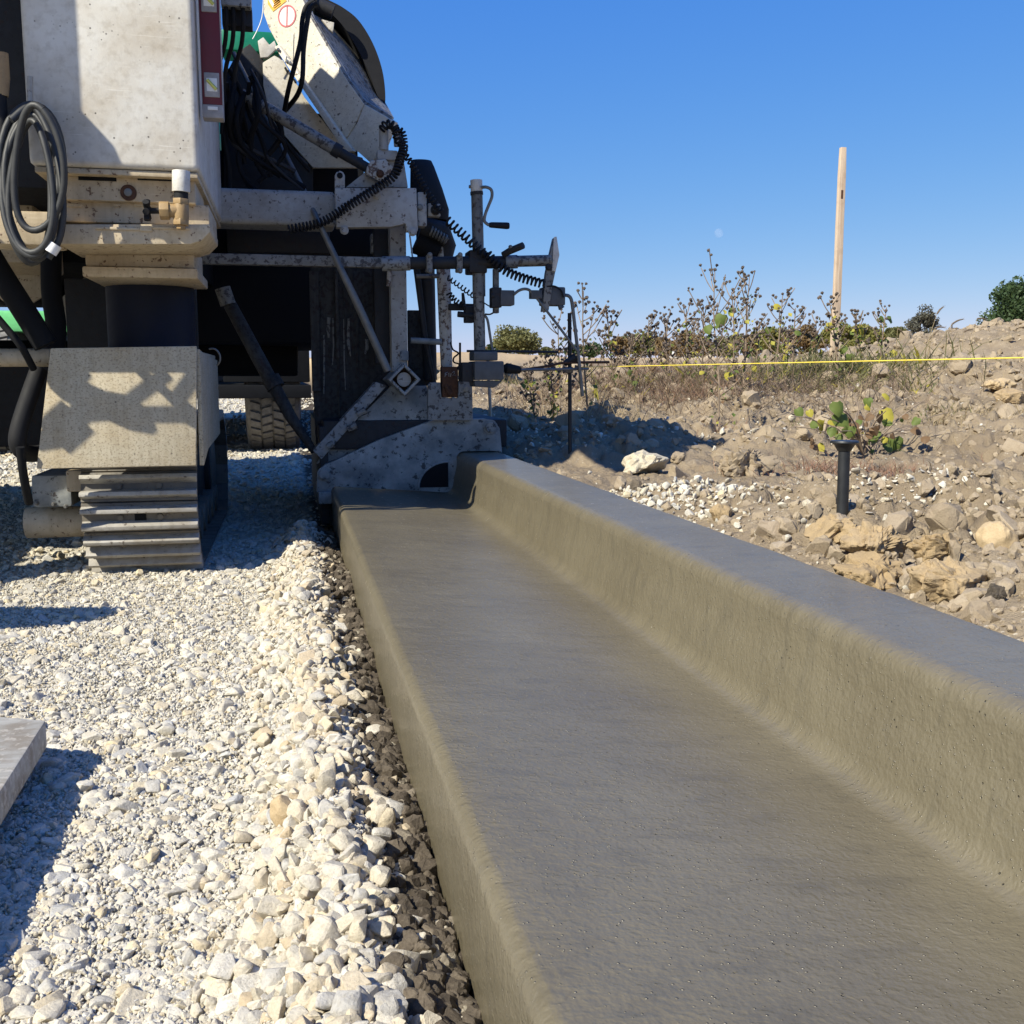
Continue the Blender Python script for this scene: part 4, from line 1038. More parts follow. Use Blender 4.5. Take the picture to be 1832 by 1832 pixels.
# jack
jk = MB().cyl(P(853, 345, 3.60), P(856, 470, 3.60), S(10.2, 3.6), n=24).build('jack_tube', M['post'], MC)
MB().cyl(P(852, 322, 3.60), P(853, 346, 3.60), S(10.6, 3.6), n=24).build('jack_cap', M['tank'], jk, .002)
MB().cyl(P(852.6, 343, 3.60), P(853, 349, 3.60), S(11.4, 3.6), n=24).build('jack_collar', M['dark'], jk, .001)
MB().cyl(P(856.5, 482, 3.60), P(857, 530, 3.60), S(11.6, 3.6), n=24).build('jack_sleeve', M['post'], jk)
MB().cyl(P(857, 528, 3.60), P(859, 626, 3.60), S(9.6, 3.6), n=24).build('jack_inner', M['mottle'], jk)
MB().cyl(P(849, 525, 3.62), P(851, 628, 3.62), S(3, 3.6), n=8).build('jack_rail', M['dark'], jk)
rod('crank', [(862, 335, 3.58), (871, 335, 3.57), (879, 340, 3.57), (880, 352, 3.57), (874, 368, 3.57), (868, 384, 3.57), (867, 396, 3.57), (875, 403, 3.57)], 2.8, 'rodsteel', jk, 10, sm=5)
MB().tube([P(875, 402.5, 3.57), P(879, 402.5, 3.57), P(907, 404, 3.57), P(911, 404, 3.57)], [S(4, 3.57), S(5, 3.57), S(6, 3.57), S(5.2, 3.57)], 14).build('crank_grip', M['rubber'], jk, .001)
MB().cyl(P(839, 334, 3.60), P(845, 334, 3.60), S(3, 3.6), n=8).build('crank_nut', M['rodsteel'], jk)
rect('jack_saddle', 840, 872, 447, 488, 3.57, .10, 'dark', jk, .006)
MB().tube([P(900, 456, 3.56), P(912, 449, 3.54), P(936, 439, 3.50)], [S(6, 3.55), S(6.5, 3.55), S(6.5, 3.5)], 8).build('clamp_lever', M['dark'], arm, .002)
bolt(913, 442, 3.53, 3, arm)
# actuator box at the foot
bx = rect('actuator_box', 849, 902, 646, 680, 3.50, .13, 'grey', bevel=.006)
rect('actuator_top', 848, 891, 629, 645, 3.51, .10, 'grey', bx, .005)
MB().prism([P(849, 681, 3.51), P(900, 681, 3.51), P(884, 694, 3.51), P(850, 692, 3.51)], (0, .11, 0)).build('actuator_base', M['grey'], bx, .004)
rect('actuator_motor', 827, 848, 648, 683, 3.52, .09, 'dark', bx, .006)
MB().tube([P(902, 659, 3.55), P(906, 659, 3.55), P(930, 662, 3.55), P(932, 662, 3.55)], [S(7, 3.55), S(10, 3.55), S(7, 3.55), S(4, 3.55)], 14).build('plug', M['rubber'], bx)
MB().tube([P(930, 662, 3.55), P(1052, 660, 3.60)], S(2.6, 3.55), 8).build('feeler_rod', M['rodsteel'], bx)
MB().tube([P(835, 628, 3.58), P(998, 630, 3.58)], S(2.2, 3.55), 8).build('guide_rod', M['dark'], bx)
# sensors
sr = rect('sensor_bar', 884, 893, 480, 560, 3.57, .03, 'post', bevel=.002)
s1 = rect('grade_sensor', 896, 921, 519, 546, 3.55, .06, 'grey', bevel=.004)
rect('sensor_mount', 880, 898, 514, 550, 3.555, .05, 'dark', bevel=.004)
rod('sensor_knob', [(878, 529, 3.56), (884, 529, 3.56)], 5, 'dark', n=10)
rod('sensor_wand', [(919, 527, 3.55), (928, 520, 3.55), (938, 517, 3.55), (947, 519, 3.55), (952, 526, 3.55)], 2.6, 'rodsteel', sm=5, n=8)
rect('wand_joint', 950, 970, 519, 534, 3.545, .035, 'grey', bevel=.003)
rod('sensor_wand', [(960, 533, 3.55), (995, 578, 3.55), (1032, 627, 3.56)], 2.4, 'rodsteel', n=8)
s2_ = rect('grade_sensor', 972, 1012, 513, 546, 3.56, .07, 'grey', bevel=.006)
rod('sensor_foot', [(1001, 545, 3.57), (1005, 552, 3.57)], [4, 6], 'grey', s2_, 10)
rod('sensor_lead', [(972, 514, 3.555), (990, 512, 3.55), (1003, 519, 3.55), (1008, 532, 3.555)], 1.8, 'rubber', s2_, 8, sm=5)
rod('sensor_wand', [(1011, 528, 3.58), (1018, 530, 3.58), (1023, 540, 3.58), (1028, 580, 3.58), (1035, 640, 3.58), (1042, 709, 3.58)], 3.2, 'rodsteel', sm=5, n=10)
# second, smaller sensor cluster left of the jack
rect('tie_bar', 804, 848, 543, 555, 3.75, .03, 'dark'); rod('switch', [(830, 548, 3.70), (828, 524, 3.70)], [4, 2.5], 'dark', n=8)
rod('tie_bar_end', [(819, 562, 3.68), (848, 565, 3.66)], 5.5, 'dark', n=10); rect('switch_block', 833, 850, 548, 577, 3.66, .05, 'dark')
rod('sensor_wand', [(866, 563, 3.60), (872, 572, 3.60), (876, 595, 3.60), (881, 628, 3.60)], 2.4, 'rodsteel', sm=4, n=8)
rod('sensor_lead', [(866, 542, 3.6), (876, 548, 3.6), (884, 551, 3.58)], 1.2, 'rubber', sm=4, n=6); rod('sensor_lead', [(868, 562, 3.6), (878, 562, 3.6), (888, 555, 3.58)], 1.6, 'rubber', sm=4, n=6)
# ------------------------------------------------------------------ loose things on and around the machine
def spirit_level():
    Y = TY + .05
    t = thing('spirit_level', 'red box level with grey end cap hung beside the white water tank', 'level', (P(376, 210, Y).x, Y, P(376, 210, Y).z))
    x0, x1 = P(361, 150, Y).x, P(397, 150, Y).x; z0, z1 = P(380, 211, Y).z, P(380, -230, Y).z
    def seg(a, b, nm, m, dx=0, dy=0, d=.045): return MB().box(x0 - dx, x1 + dx, Y - dy, Y + d + dy, a, b).build(nm, M[m], t, .0025)
    zc = P(380, 187, Y).z
    seg(z0, zc, 'end_cap', 'levelgrey', .0012, .0012)
    body = seg(zc, z1, 'body', 'red')
    MB().box((x0 * .75 + x1 * .25), (x0 * .25 + x1 * .75), Y - .0026, Y + .001, P(380, 197, Y).z, P(380, 191, Y).z).build('cap_slot', M['decalwhite'], t, .0005)
    for yc in (152, 0, -160):
        a, b = P(376, yc + 22, Y).z, P(376, yc - 22, Y).z
        w = MB().box(x0 + .006, x1 - .006, Y - .003, Y + .01, a, b).build('vial_housing', M['levelgrey'], t, .002)
        zc_ = (a + b) / 2; h = (b - a) * .27; xm = (x0 + x1) / 2
        MB().box(xm - .013, xm + .013, Y - .0036, Y - .0025, zc_ - h, zc_ + h).build('vial_window', M['decalwhite'], w, .0005)
        MB().cyl(Vector((xm - .011, Y - .005, zc_ + h * .7)), Vector((xm + .011, Y - .005, zc_ - h * .7)), .0042, n=12).build('vial', M['vial'], w)
    for xx in (x0 - .0006, x1 + .0006): MB().box(xx - .0008, xx + .0008, Y - .001, Y + .046, zc, z1).build('edge_strip', M['levelgrey'], t)
    MB().tube([Vector(((x0 + x1) / 2, Y + .02, z1 - .02)), Vector(((x0 + x1) / 2, Y + .02, z1 + .03)), Vector((tr_ - .02, Y + .04, z1 + .04))], .004, 8).build('hang_loop', M['rubber'], t)
spirit_level()
def hose_coil():
    t = thing('hose_coil', 'grey rubber hose coiled over the white hook on the water tank', 'hose', tuple(P(58, 470, TY - .1)))
    rg = random.Random(3)
    for k in range(5):
        pts = []
        cx, cy = 60 + rg.uniform(-7, 7), 326 + rg.uniform(-4, 8); rx, ry = 57 - k * 6 + rg.uniform(-3, 3), 142 - k * 8
        if k == 4: cx, cy, rx, ry = 66, 300, 44, 112
        for i in range(41):
            a = 2 * math.pi * i / 40 + .1 * k
            pts.append(P(cx + rx * math.sin(a) + 6 * math.sin(2 * a + k), cy - ry * math.cos(a), TY - .055 - .022 * k + .025 * math.sin(a + k)))
        MB().tube(pts, S(5.4, TY), 12).build('hose_loop', M['hose'], t)
    MB().tube(smooth_path([P(20, 215, TY - .1), P(60, 192, TY - .08), P(96, 260, TY - .1), P(112, 350, TY - .12), P(108, 420, TY - .12), P(86, 462, TY - .12)], 6), S(5.6, TY), 12).build('hose_loop', M['hose'], t)
    MB().cyl(P(100, 437, TY - .13), P(90, 452, TY - .13), S(9.5, TY), n=14).build('hose_clamp', M['decalwhite'], t)
hose_coil()

def plank():
    a = onG(40, 1330)
    t_ = .066; z0 = .026
    c = G(82, 1288, z0 + t_)                  # far right corner of the top face
    d1 = (G(0, 1281, z0 + t_) - c); d1.z = 0; d1.normalize()
    e = G(0, 1432, z0 + t_ - .01) - c; e.z = 0; e.normalize()
    p0, p1 = c, c + d1 * .55; p2 = p1 + e * 1.1; p3 = c + e * 1.1
    o = MB().prism([Vector((p.x, p.y, z0 + t_)) for p in (p0, p1, p2, p3)], (0, 0, -.042)).build('plank', M['plank'], None, .004)
    tag(o, 'weathered grey plank with mud stains lying on the gravel', 'plank')
    m = MB().box(-.06, .06, -.05, .05, 0, .022).build('wood_block', M['plank'], None, .004, origin=(0, 0, 0))
    q = c + d1 * .30 + e * .35; m.location = (q.x, q.y, z0 - .002); m.rotation_euler = (0, 0, .5); tag(m, 'short wooden block propping up the grey plank', 'block')
plank()

# ------------------------------------------------------------------ string line and stakes
SL0, SL1 = P(1040, 657, 3.60), P(1832, 640, 1.62)
sdir = (SL1 - SL0).normalized()
tag(MB().tube([SL0 + sdir * (-.0), SL1 + sdir * 2.2], .0015, 6).build('string_line', M['string'], None), 'taut yellow string line stretched level above the bare soil', 'string')
def string_stake():
    b = P(1020, 828, 3.62)
    t = thing('string_stake', 'thin black steel stake carrying the yellow string by the sensor arm', 'stake', (b.x, b.y, h1(b.x, b.y)))
    MB().tube([Vector((b.x, b.y, h1(b.x, b.y) - .05)), P(1019, 560, 3.62)], S(3.6, 3.6), 10).build('shaft', M['stakeblack'], t)
    k = MB().tube([P(1010, 650, 3.61), P(1030, 640, 3.61)], [S(5, 3.6), S(9, 3.6)], 8).build('clamp', M['stakeblack'], t)
    MB().tube(smooth_path([P(936, 662, 3.59), P(985, 654, 3.59), P(1012, 649, 3.60), P(1090, 648, 3.62)], 4), S(2.4, 3.6), 8).build('line_holder', M['rust'], t)
    MB().cyl(P(1012, 662, 3.60), P(1024, 662, 3.60), S(6, 3.6), n=10).build('clamp_knob', M['rodsteel'], k)
string_stake()
def black_pin():
    g = onG(1507, 930)
    t = thing('marker_pin', 'black steel pin with a flat round cap driven into the soil', 'pin', tuple(g))
    top = P(1511, 792, g.y + .0)
    d = g.y / 1832
    MB().cyl(Vector((g.x, g.y, g.z - .06)), Vector((top.x, g.y, top.z - .004)), 11.5 * d, n=20).build('shaft', M['pinblack'], t)
    MB().tube([Vector((top.x, g.y, top.z - .016)), Vector((top.x, g.y, top.z - .004)), Vector((top.x, g.y, top.z)), Vector((top.x, g.y, top.z + .004))], [13 * d, 20 * d, 28 * d, 27 * d], 24).build('cap', M['pinblack'], t, .0008)
black_pin()
def wood_stake():
    b = P(1491, 672, 7.0); z = h1(b.x, b.y); tp_ = P(1508, 264, 7.0)
    t = thing('wooden_stake', 'tall pale wooden survey stake standing among the dry weeds', 'stake', (b.x, b.y, z))
    dx, dz = .0, 0
    w = S(7.8, 7.0); m = MB()
    a = Vector((b.x, b.y, z - .2)); e = Vector((tp_.x, tp_.y, tp_.z))
    pr = [(-w, -.016), (w, -.016), (w, .016), (-w, .016)]
    n = 10; vs = []; rg = random.Random(2)
    for i in range(n + 1):
        c = a.lerp(e, i / n) + Vector((rg.uniform(-.002, .002), 0, 0)); k = .80 if i == n else 1
        vs += [c + Vector((x * k * (1 - .18 * i / n), y, 0)) for x, y in pr]
    fs = [(i * 4 + q, i * 4 + (q + 1) % 4, i * 4 + 4 + (q + 1) % 4, i * 4 + 4 + q) for i in range(n) for q in range(4)] + [(3, 2, 1, 0), (n * 4, n * 4 + 1, n * 4 + 2, n * 4 + 3)]
    m.add(vs, fs).build('shaft', M['wood'], t, .002)
    MB().box(tp_.x - w * .3, tp_.x + w * .25, tp_.y - .0175, tp_.y - .0162, tp_.z - .36, tp_.z - .30).build('knot', M['rust'], t)
wood_stake()
def pale_stake():
    a, b = P(872, 690, 4.6), P(881, 752, 4.6)
    o = MB().tube([Vector((b.x, b.y, h1(b.x, b.y) - .1)), a + Vector((0, 0, .16))], S(3.2, 4.4), 6).build('lath_stake', M['wood'], None)
    tag(o, 'short pale wooden lath standing in the shade beside the mold', 'stake')
pale_stake()

# ------------------------------------------------------------------ rocks that stand out
def rock(name, label, px_, py_, w_px, h_px, mat, seed, cat='rock', group=None, rough=.2, flat=None, npts=26, sink=.25, rot=None, sub=2, bevel=.05, angular=1):
    g = onG(px_, py_); s = w_px * g.length / 1832 * 1.0
    fl = flat or (1, .85, min(1.2, h_px / w_px * 1.25))
    me = rock_mesh(name, seed, M[mat], npts, bevel, fl, rough, sub, angular)
    o = bpy.data.objects.new(name, me); COL.objects.link(o)
    o.scale = (s * 1.08,) * 3; o.rotation_euler = (0, 0, seed * 1.7 if rot is None else rot)
    o.location = (g.x, g.y + .3 * s, g.z + s * fl[2] * (.5 - sink))
    _wpos[o.name] = tuple(o.location)
    tag(o, label, cat, group); return o
rock('limestone_boulder', 'pale chunky limestone rock at the edge of the machine shadow', 1160, 852, 92, 44, 'whiterock', 11, rot=.2)
rock('brown_clod', 'small brown rock right beside the pale chunky limestone', 1216, 832, 34, 22, 'clod', 12)
rock('grey_clod', 'lumpy grey-brown soil clod with a dark hollow left of the pin', 1345, 848, 95, 55, 'clod', 13, rough=.42, sub=3, npts=30, sink=.35, cat='clod')
rock('yellow_rock', 'smooth rounded yellow rock near the right edge behind the curb', 1797, 988, 70, 56, 'yellowrock', 14, sink=.35, rough=.08, rot=.1, angular=0, npts=40)
rock('ochre_clod', 'elongated ochre soil clod just right of the black pin', 1510, 985, 92, 40, 'ochre', 15, rough=.30, sub=3, npts=30, cat='clod', rot=.5, angular=0)
rock('ochre_clod', 'broad ochre soil clod below the shadow of the pin cap', 1585, 1002, 112, 58, 'ochre', 16, rough=.30, sub=3, npts=30, cat='clod', rot=.1)
rock('ochre_clod', 'ochre soil clod between the broad clod and the yellow rock', 1695, 1010, 95, 44, 'ochre', 17, rough=.30, sub=3, npts=30, cat='clod', rot=.3)
rock('ochre_clod', 'large low ochre soil mass above the curb near the right edge', 1720, 1075, 130, 70, 'ochre', 18, rough=.28, sub=3, npts=30, cat='clod', sink=.4)
rock('ochre_clod', 'low ochre soil mass touching the back of the curb', 1580, 1050, 150, 60, 'ochre', 19, rough=.28, sub=3, npts=30, cat='clod', sink=.42)
rock('tan_rock', 'tan rock lying against the back of the curb below the chips', 1295, 935, 48, 30, 'ochre', 20, rough=.15)
rock('brown_rock', 'small round brown rock at the curb near the shadow edge', 1112, 880, 30, 34, 'clod', 21, rough=.15)
rock('brown_rock', 'dark split rock right of the small round brown rock', 1138, 884, 28, 30, 'mud', 22, rough=.3)
rock('mound_boulder', 'big flat-faced tan boulder in the mound below the string', 1725, 672, 46, 34, 'clod', 23, rough=.2)
rock('mound_boulder', 'small pale rounded stone below left of the mound boulder', 1675, 676, 22, 16, 'clod', 24, rough=.1)
rock('sandy_slab', 'sandy orange slab at the right edge above dry grass', 1822, 722, 60, 30, 'ochre', 25, rough=.2, rot=.2)
rock('sandy_slab', 'thin yellow slab just above the sandy orange slab', 1800, 698, 64, 18, 'yellowrock', 26, rough=.2, rot=.1)
rock('white_stone', 'white stone on the soil left of the black pin', 1446, 916, 18, 14, 'whiterock', 27, rough=.15)
rock('white_stone', 'white flat stone right of the black pin', 1590, 908, 24, 10, 'whiterock', 28, rough=.15)
rock('white_stone', 'white stone beside the curb below the black pin', 1452, 952, 18, 10, 'whiterock', 29, rough=.15)
rock('round_cobble', 'round tan cobble sitting alone on the gravel left of the berm', 505, 1492, 50, 50, 'yellowrock', 40, cat='cobble', rough=.06, angular=0, npts=44, sink=-.08)
rock('dark_slab_stone', 'dark thin slab of soil standing by the ochre clods at right', 1785, 1085, 40, 60, 'mud', 41, rough=.3)
# cobbles heaped in the berm beside the slab
BERM = [(600, 1765, 62, 70, 'tan cobble with a pointed top in the ridge near the bottom edge'), (655, 1740, 52, 78, 'upright pale cobble right of the pointed tan cobble'), (715, 1790, 66, 72, 'big round pale cobble nearest the slab at the bottom of the ridge'), (560, 1808, 80, 50, 'broad tan cobble at the bottom edge left of the pointed cobble'), (575, 1700, 66, 60, 'tan cobble standing above the pointed cobble in the ridge'), (640, 1578, 60, 44, 'yellowish lumpy cobble in the middle of the ridge'), (590, 1600, 46, 62, 'tall tan cobble left of the yellowish lumpy cobble'), (545, 1525, 56, 60, 'tan cobble just below the lone round cobble'), (605, 1500, 44, 50, 'pale grey cobble right of the lone round cobble'), (660, 1655, 54, 56, 'flat tan cobble below the yellowish lumpy cobble, near the slab'), (560, 1360, 48, 48, 'tan cobble at the ridge top level with the plank'), (610, 1380, 40, 52, 'pale cobble right of the tan cobble level with the plank'), (570, 1270, 42, 50, 'yellow-tan cobble in the upper half of the ridge'), (590, 1190, 36, 44, 'brownish cobble above the yellow-tan cobble in the ridge'), (580, 1010, 24, 24, 'small cobble at the far end of the stony ridge')]
for i, (x, y, w, h, lab) in enumerate(BERM):
    rock('berm_cobble', lab, x, y, min(w, 64) * .92, h * .75, 'cobble', 60 + i, 'cobble', 'cobbles in the stony ridge', rough=.10, npts=18, sink=-.16, bevel=.05, sub=1, flat=(1, .8, .68))

# ------------------------------------------------------------------ weeds
def weed(label, base, top, Y, seed, n_br=5, leaves=(), pods=1.0, name='dry_weed', stem='stem', spread=1.0):
    """upright dry weed: stem with side branches, a cloud of small seed pods and a few large leaves"""
    rg = random.Random(seed)
    b0 = P(base[0], base[1], Y); z = h1(b0.x, b0.y); tp_ = P(top[0], top[1], Y + rg.uniform(-.1, .1)); hgt = tp_.z - z
    a = Vector((b0.x, Y, z - .02))
    t = thing(name, label, 'weed', (a.x, a.y, z), 'dry weeds on the bank')
    mid = [a.lerp(tp_, k) + Vector((rg.uniform(-.02, .02), rg.uniform(-.02, .02), 0)) * hgt for k in (.35, .7)]
    path = smooth_path([a] + mid + [tp_], 6)
    sm, pd = MB(), MB()
    r0 = max(.0035, S(2.2, Y)) ; r1 = max(.0012, S(.8, Y))
    sm.tube(path, [r0 + (r1 - r0) * i / (len(path) - 1) for i in range(len(path))], 5)
    def pod(p, s):
        d = Vector((rg.uniform(-.6, .6), rg.uniform(-.6, .6), 1)).normalized(); o_ = d.orthogonal().normalized(); w = d.cross(o_)
        n = 6; vs = [p] + [p + d * s * .75 + (o_ * math.cos(k * 2 * math.pi / n) + w * math.sin(k * 2 * math.pi / n)) * s * .62 for k in range(n)] + [p + d * s * 1.15 + (o_ * math.cos(k * 2 * math.pi / n + .5) + w * math.sin(k * 2 * math.pi / n + .5)) * s * .42 for k in range(n)]
        fs = [(0, 1 + (k + 1) % n, 1 + k) for k in range(n)] + [(1 + k, 1 + (k + 1) % n, 1 + n + (k + 1) % n, 1 + n + k) for k in range(n)] + [tuple(range(1 + n, 1 + 2 * n))]
        pd.add(vs, fs)
    ps = max(.008, S(5.4, Y)); n_br = int(n_br * 1.7)
    for k in range(n_br):
        u = .22 + .73 * (k + rg.random()) / n_br; i = int(u * (len(path) - 1)); p = path[i]; L_ = hgt * rg.uniform(.12, .34) * (1.3 - u * .7) * spread
        an = rg.uniform(0, 6.28); d = Vector((math.cos(an), math.sin(an) * .6, rg.uniform(.5, 1.1))).normalized()
        br = [p, p + d * L_ * .5 + Vector((0, 0, .02 * L_)), p + d * L_ + Vector((0, 0, .25 * L_))]
        sm.tube(smooth_path(br, 3), [r1 * 1.2] * 7, 4)
        for q in range(int(2.2 * pods + rg.random())):
            v = rg.uniform(.45, 1.05); pod(br[0].lerp(br[2], v) + Vector((rg.gauss(0, .012), rg.gauss(0, .012), rg.gauss(0, .012) + .01)), ps * rg.uniform(.7, 1.15))
    for q in range(int(5 * pods)): pod(path[-1 - q * 2 if q * 2 < len(path) else 0] + Vector((rg.gauss(0, .5), rg.gauss(0, .5), 0)) * ps * 1.5, ps * rg.uniform(.8, 1.2))
    sm.build('stem', M[stem], t)
    if pd.v: kind(pd.build('seed_pods', M['pod'], t, smooth=0), 'stuff')
    for colr, num in (('leafbrown', 10), ('leafgreen', 22), ('leafyellow', 14)):
        lf = MB()
        for q in range(num):
            p = path[int(rg.uniform(.08, .8) * (len(path) - 1))] + Vector((rg.gauss(0, .05), rg.gauss(0, .05), rg.gauss(0, .03))) * hgt; s_ = S(rg.uniform(5, 12), Y)
            a_ = Vector((rg.gauss(0, 1), rg.gauss(0, 1), rg.gauss(0, 1))).normalized(); e_ = a_.orthogonal().normalized(); c_ = a_.cross(e_)
            lf.add([p - e_ * s_ * .5, p + a_ * s_ * .4 + c_ * s_ * .12, p + e_ * s_ * .6, p - a_ * s_ * .4 + c_ * s_ * .12, p], [(0, 1, 4), (1, 2, 4), (2, 3, 4), (3, 0, 4)])
        kind(lf.build('small_leaves', M[colr], t, smooth=0), 'stuff')
    for (lx, ly, lw, colr) in leaves: leaf(t, P(lx, ly, Y - .02), S(lw, Y), colr, rg)
    return t
def leaf(parent, c, w, colr, rg):
    """heart-shaped drooping leaf"""
    an = rg.uniform(0, 6.28); nrm = Vector((rg.uniform(-1.2, .8), -1, rg.uniform(-.2, 1.2))).normalized(); dn = Vector((rg.uniform(-.9, .9), rg.uniform(-.5, .5), -1)); dn = (dn - nrm * dn.dot(nrm)).normalized(); sd = nrm.cross(dn)
    out = [(0, -.42), (.28, -.52), (.50, -.30), (.50, .02), (.34, .34), (0, .66), (-.34, .34), (-.50, .02), (-.50, -.30), (-.28, -.52)]
    vs = [c + nrm * .06 * w] + [c + sd * x * w + dn * y * w + nrm * (-.45 * abs(x) - .35 * max(0, y) ** 2 + rg.uniform(-.13, .13)) * w for x, y in out]
    fs = [(0, 1 + i, 1 + (i + 1) % 10) for i in range(10)]
    return MB().add(vs, fs).build('leaf', M[colr], parent, smooth=60)
WEEDS = [
 ('tall thin weed with dark pods right behind the string stake', (1052, 700), (1044, 520), 5.2, 8, ((1030, 590, 10, 'leafbrown'),), 1.3),
 ('bushy dry weed with many pods right of the string stake', (1100, 690), (1087, 560), 6.5, 12, (), 1.4),
 ('tallest weed stalk on the bank, with pods up its tip', (1286, 790), (1279, 486), 4.55, 11, ((1290, 572, 24, 'leafgreen'), (1266, 588, 18, 'leafgreen'), (1255, 666, 9, 'leafyellow')), 1.2),
 ('pod-laden weed between the bushy weed and the tall stalk', (1165, 690), (1161, 572), 7.0, 11, (), 1.4),
 ('forked weed just left of the tall stalk', (1196, 692), (1194, 566), 7.2, 10, (), 1.3),
 ('spiky weed close against the left of the tall stalk', (1232, 690), (1228, 553), 6.6, 10, (), 1.4),
 ('weed with a yellow leaf just right of the tall stalk', (1318, 742), (1309, 522), 5.6, 11, ((1301, 672, 14, 'leafyellow'), (1305, 624, 10, 'leafyellow'), (1308, 555, 16, 'leafgreen')), 1.4),
 ('second tallest weed stalk with clustered dark pods', (1330, 700), (1341, 496), 6.0, 11, ((1334, 535, 10, 'leafgreen'), (1304, 620, 14, 'leafyellow')), 1.3),
 ('weed carrying a round yellow leaf near its tip', (1381, 690), (1400, 529), 6.4, 8, ((1390, 547, 15, 'leafyellow'), (1374, 590, 13, 'leafgreen'), (1352, 660, 16, 'leafyellow')), 1.2),
 ('slender weed between the yellow-leaved weed and the wooden stake', (1420, 690), (1423, 551), 6.8, 8, ((1428, 594, 14, 'leafgreen'),), 1.2),
 ('short weed left of the wooden stake', (1458, 680), (1460, 572), 7.5, 7, (), 1.2),
 ('weed leaning across the wooden stake with dark pods', (1500, 690), (1484, 536), 6.4, 9, ((1488, 582, 18, 'leafyellow'), (1508, 625, 16, 'leafgreen')), 1.3),
 ('leafy weed right of the wooden stake with curled leaf', (1540, 690), (1532, 560), 6.9, 6, ((1538, 590, 18, 'leafyellow'), (1520, 640, 16, 'leafgreen')), 1.0),
 ('green-leaved weed farther right of the wooden stake', (1570, 685), (1586, 550), 6.9, 6, ((1576, 572, 13, 'leafgreen'), (1594, 571, 15, 'leafgreen'), (1598, 632, 15, 'leafyellow'), (1576, 640, 14, 'leafgreen')), .9),
 ('low dark weed standing behind the actuator box', (960, 715), (940, 655), 5.6, 8, ((938, 690, 10, 'leafgreen'),), 1.3),
 ('low dark weed under the feeler rod', (990, 720), (985, 640), 5.4, 9, (), 1.3),
 ('dark pod weed beside the bent sensor wand', (1004, 705), (998, 575), 5.6, 9, (), 1.4),
 ('pod weed in the brush left of the tall stalk', (1130, 700), (1126, 600), 6.2, 9, ((1128, 668, 10, 'leafgreen'), (1135, 685, 11, 'leafgreen')), 1.2),
 ('weed behind the tall stalk with pods at string height', (1262, 700), (1258, 545), 6.2, 11, ((1272, 600, 12, 'leafgreen'),), 1.5),
 ('small weed in the gap left of the second tallest stalk', (1350, 690), (1358, 580), 7.2, 8, (), 1.2),
 ('weed in front of the hedge left of the slender weed', (1402, 690), (1410, 600), 7.6, 8, ((1404, 640, 10, 'leafyellow'),), 1.0),
]
for i, (lab, b, tp_, Y, nb, lv, pdn) in enumerate(WEEDS): weed(lab, b, tp_, Y, 200 + i, nb, lv, pdn)
def low_plant():
    t = thing('leafy_weed', 'low leafy weed with yellow and green leaves behind the black pin', 'weed', tuple(onG(1545, 818)))
    g = Vector(t.location); rg = random.Random(9); sm, pd = MB(), MB(); Y = g.y
    ends = [(1460, 716), (1470, 745), (1512, 735), (1535, 735), (1560, 720), (1585, 735), (1612, 752), (1640, 768), (1590, 790), (1520, 780), (1500, 790), (1655, 715)]
    for (x, y) in ends:
        e = P(x, y, Y + rg.uniform(-.12, .15)); m = g.lerp(e, .5) + Vector((rg.uniform(-.03, .03), 0, .03)); sm.tube(smooth_path([g, m, e], 4), [.0045 - .003 * k / 8 for k in range(9)], 5)
    for q in range(34):
        x, y = rg.gauss(1550, 58), rg.gauss(762, 32); e = P(x, y, Y + rg.uniform(-.15, .2)); e0 = g.lerp(e, rg.uniform(.25, .6)) + Vector((0, 0, .02)); sm.tube(smooth_path([e0, e0.lerp(e, .5) + Vector((rg.gauss(0, .015), 0, .012)), e], 3), [.0016] * 7, 4)
    sm.build('stem', M['stem'], t)
    for (x, y, w, c) in [(1472, 762, 20, 'leafyellow'), (1457, 758, 16, 'leafgreen'), (1506, 748, 26, 'leafgreen'), (1500, 730, 22, 'leafgreen'), (1520, 772, 18, 'leafgreen'), (1587, 742, 24, 'leafyellow'), (1578, 748, 20, 'leafbrown'), (1555, 745, 14, 'leafbrown'), (1600, 795, 26, 'leafgreen'), (1590, 800, 18, 'leafgreen'), (1640, 770, 16, 'leafbrown'), (1655, 785, 14, 'leafbrown'), (1468, 800, 14, 'leafyellow'), (1552, 720, 16, 'leafgreen'), (1620, 745, 10, 'leafbrown'), (1530, 760, 14, 'leafbrown'), (1562, 785, 14, 'leafgreen'), (1455, 790, 10, 'leafbrown'), (1612, 812, 16, 'leafgreen')] + [(rg.gauss(1545, 50), rg.gauss(775, 26), rg.uniform(6, 15), rg.choice(['leafgreen', 'leafgreen', 'leafbrown', 'leafyellow', 'leafbrown'])) for _ in range(46)]:
        leaf(t, P(x, y, Y + rg.uniform(-.1, .1)), S(w * 1.25, Y), c, rg)
low_plant()
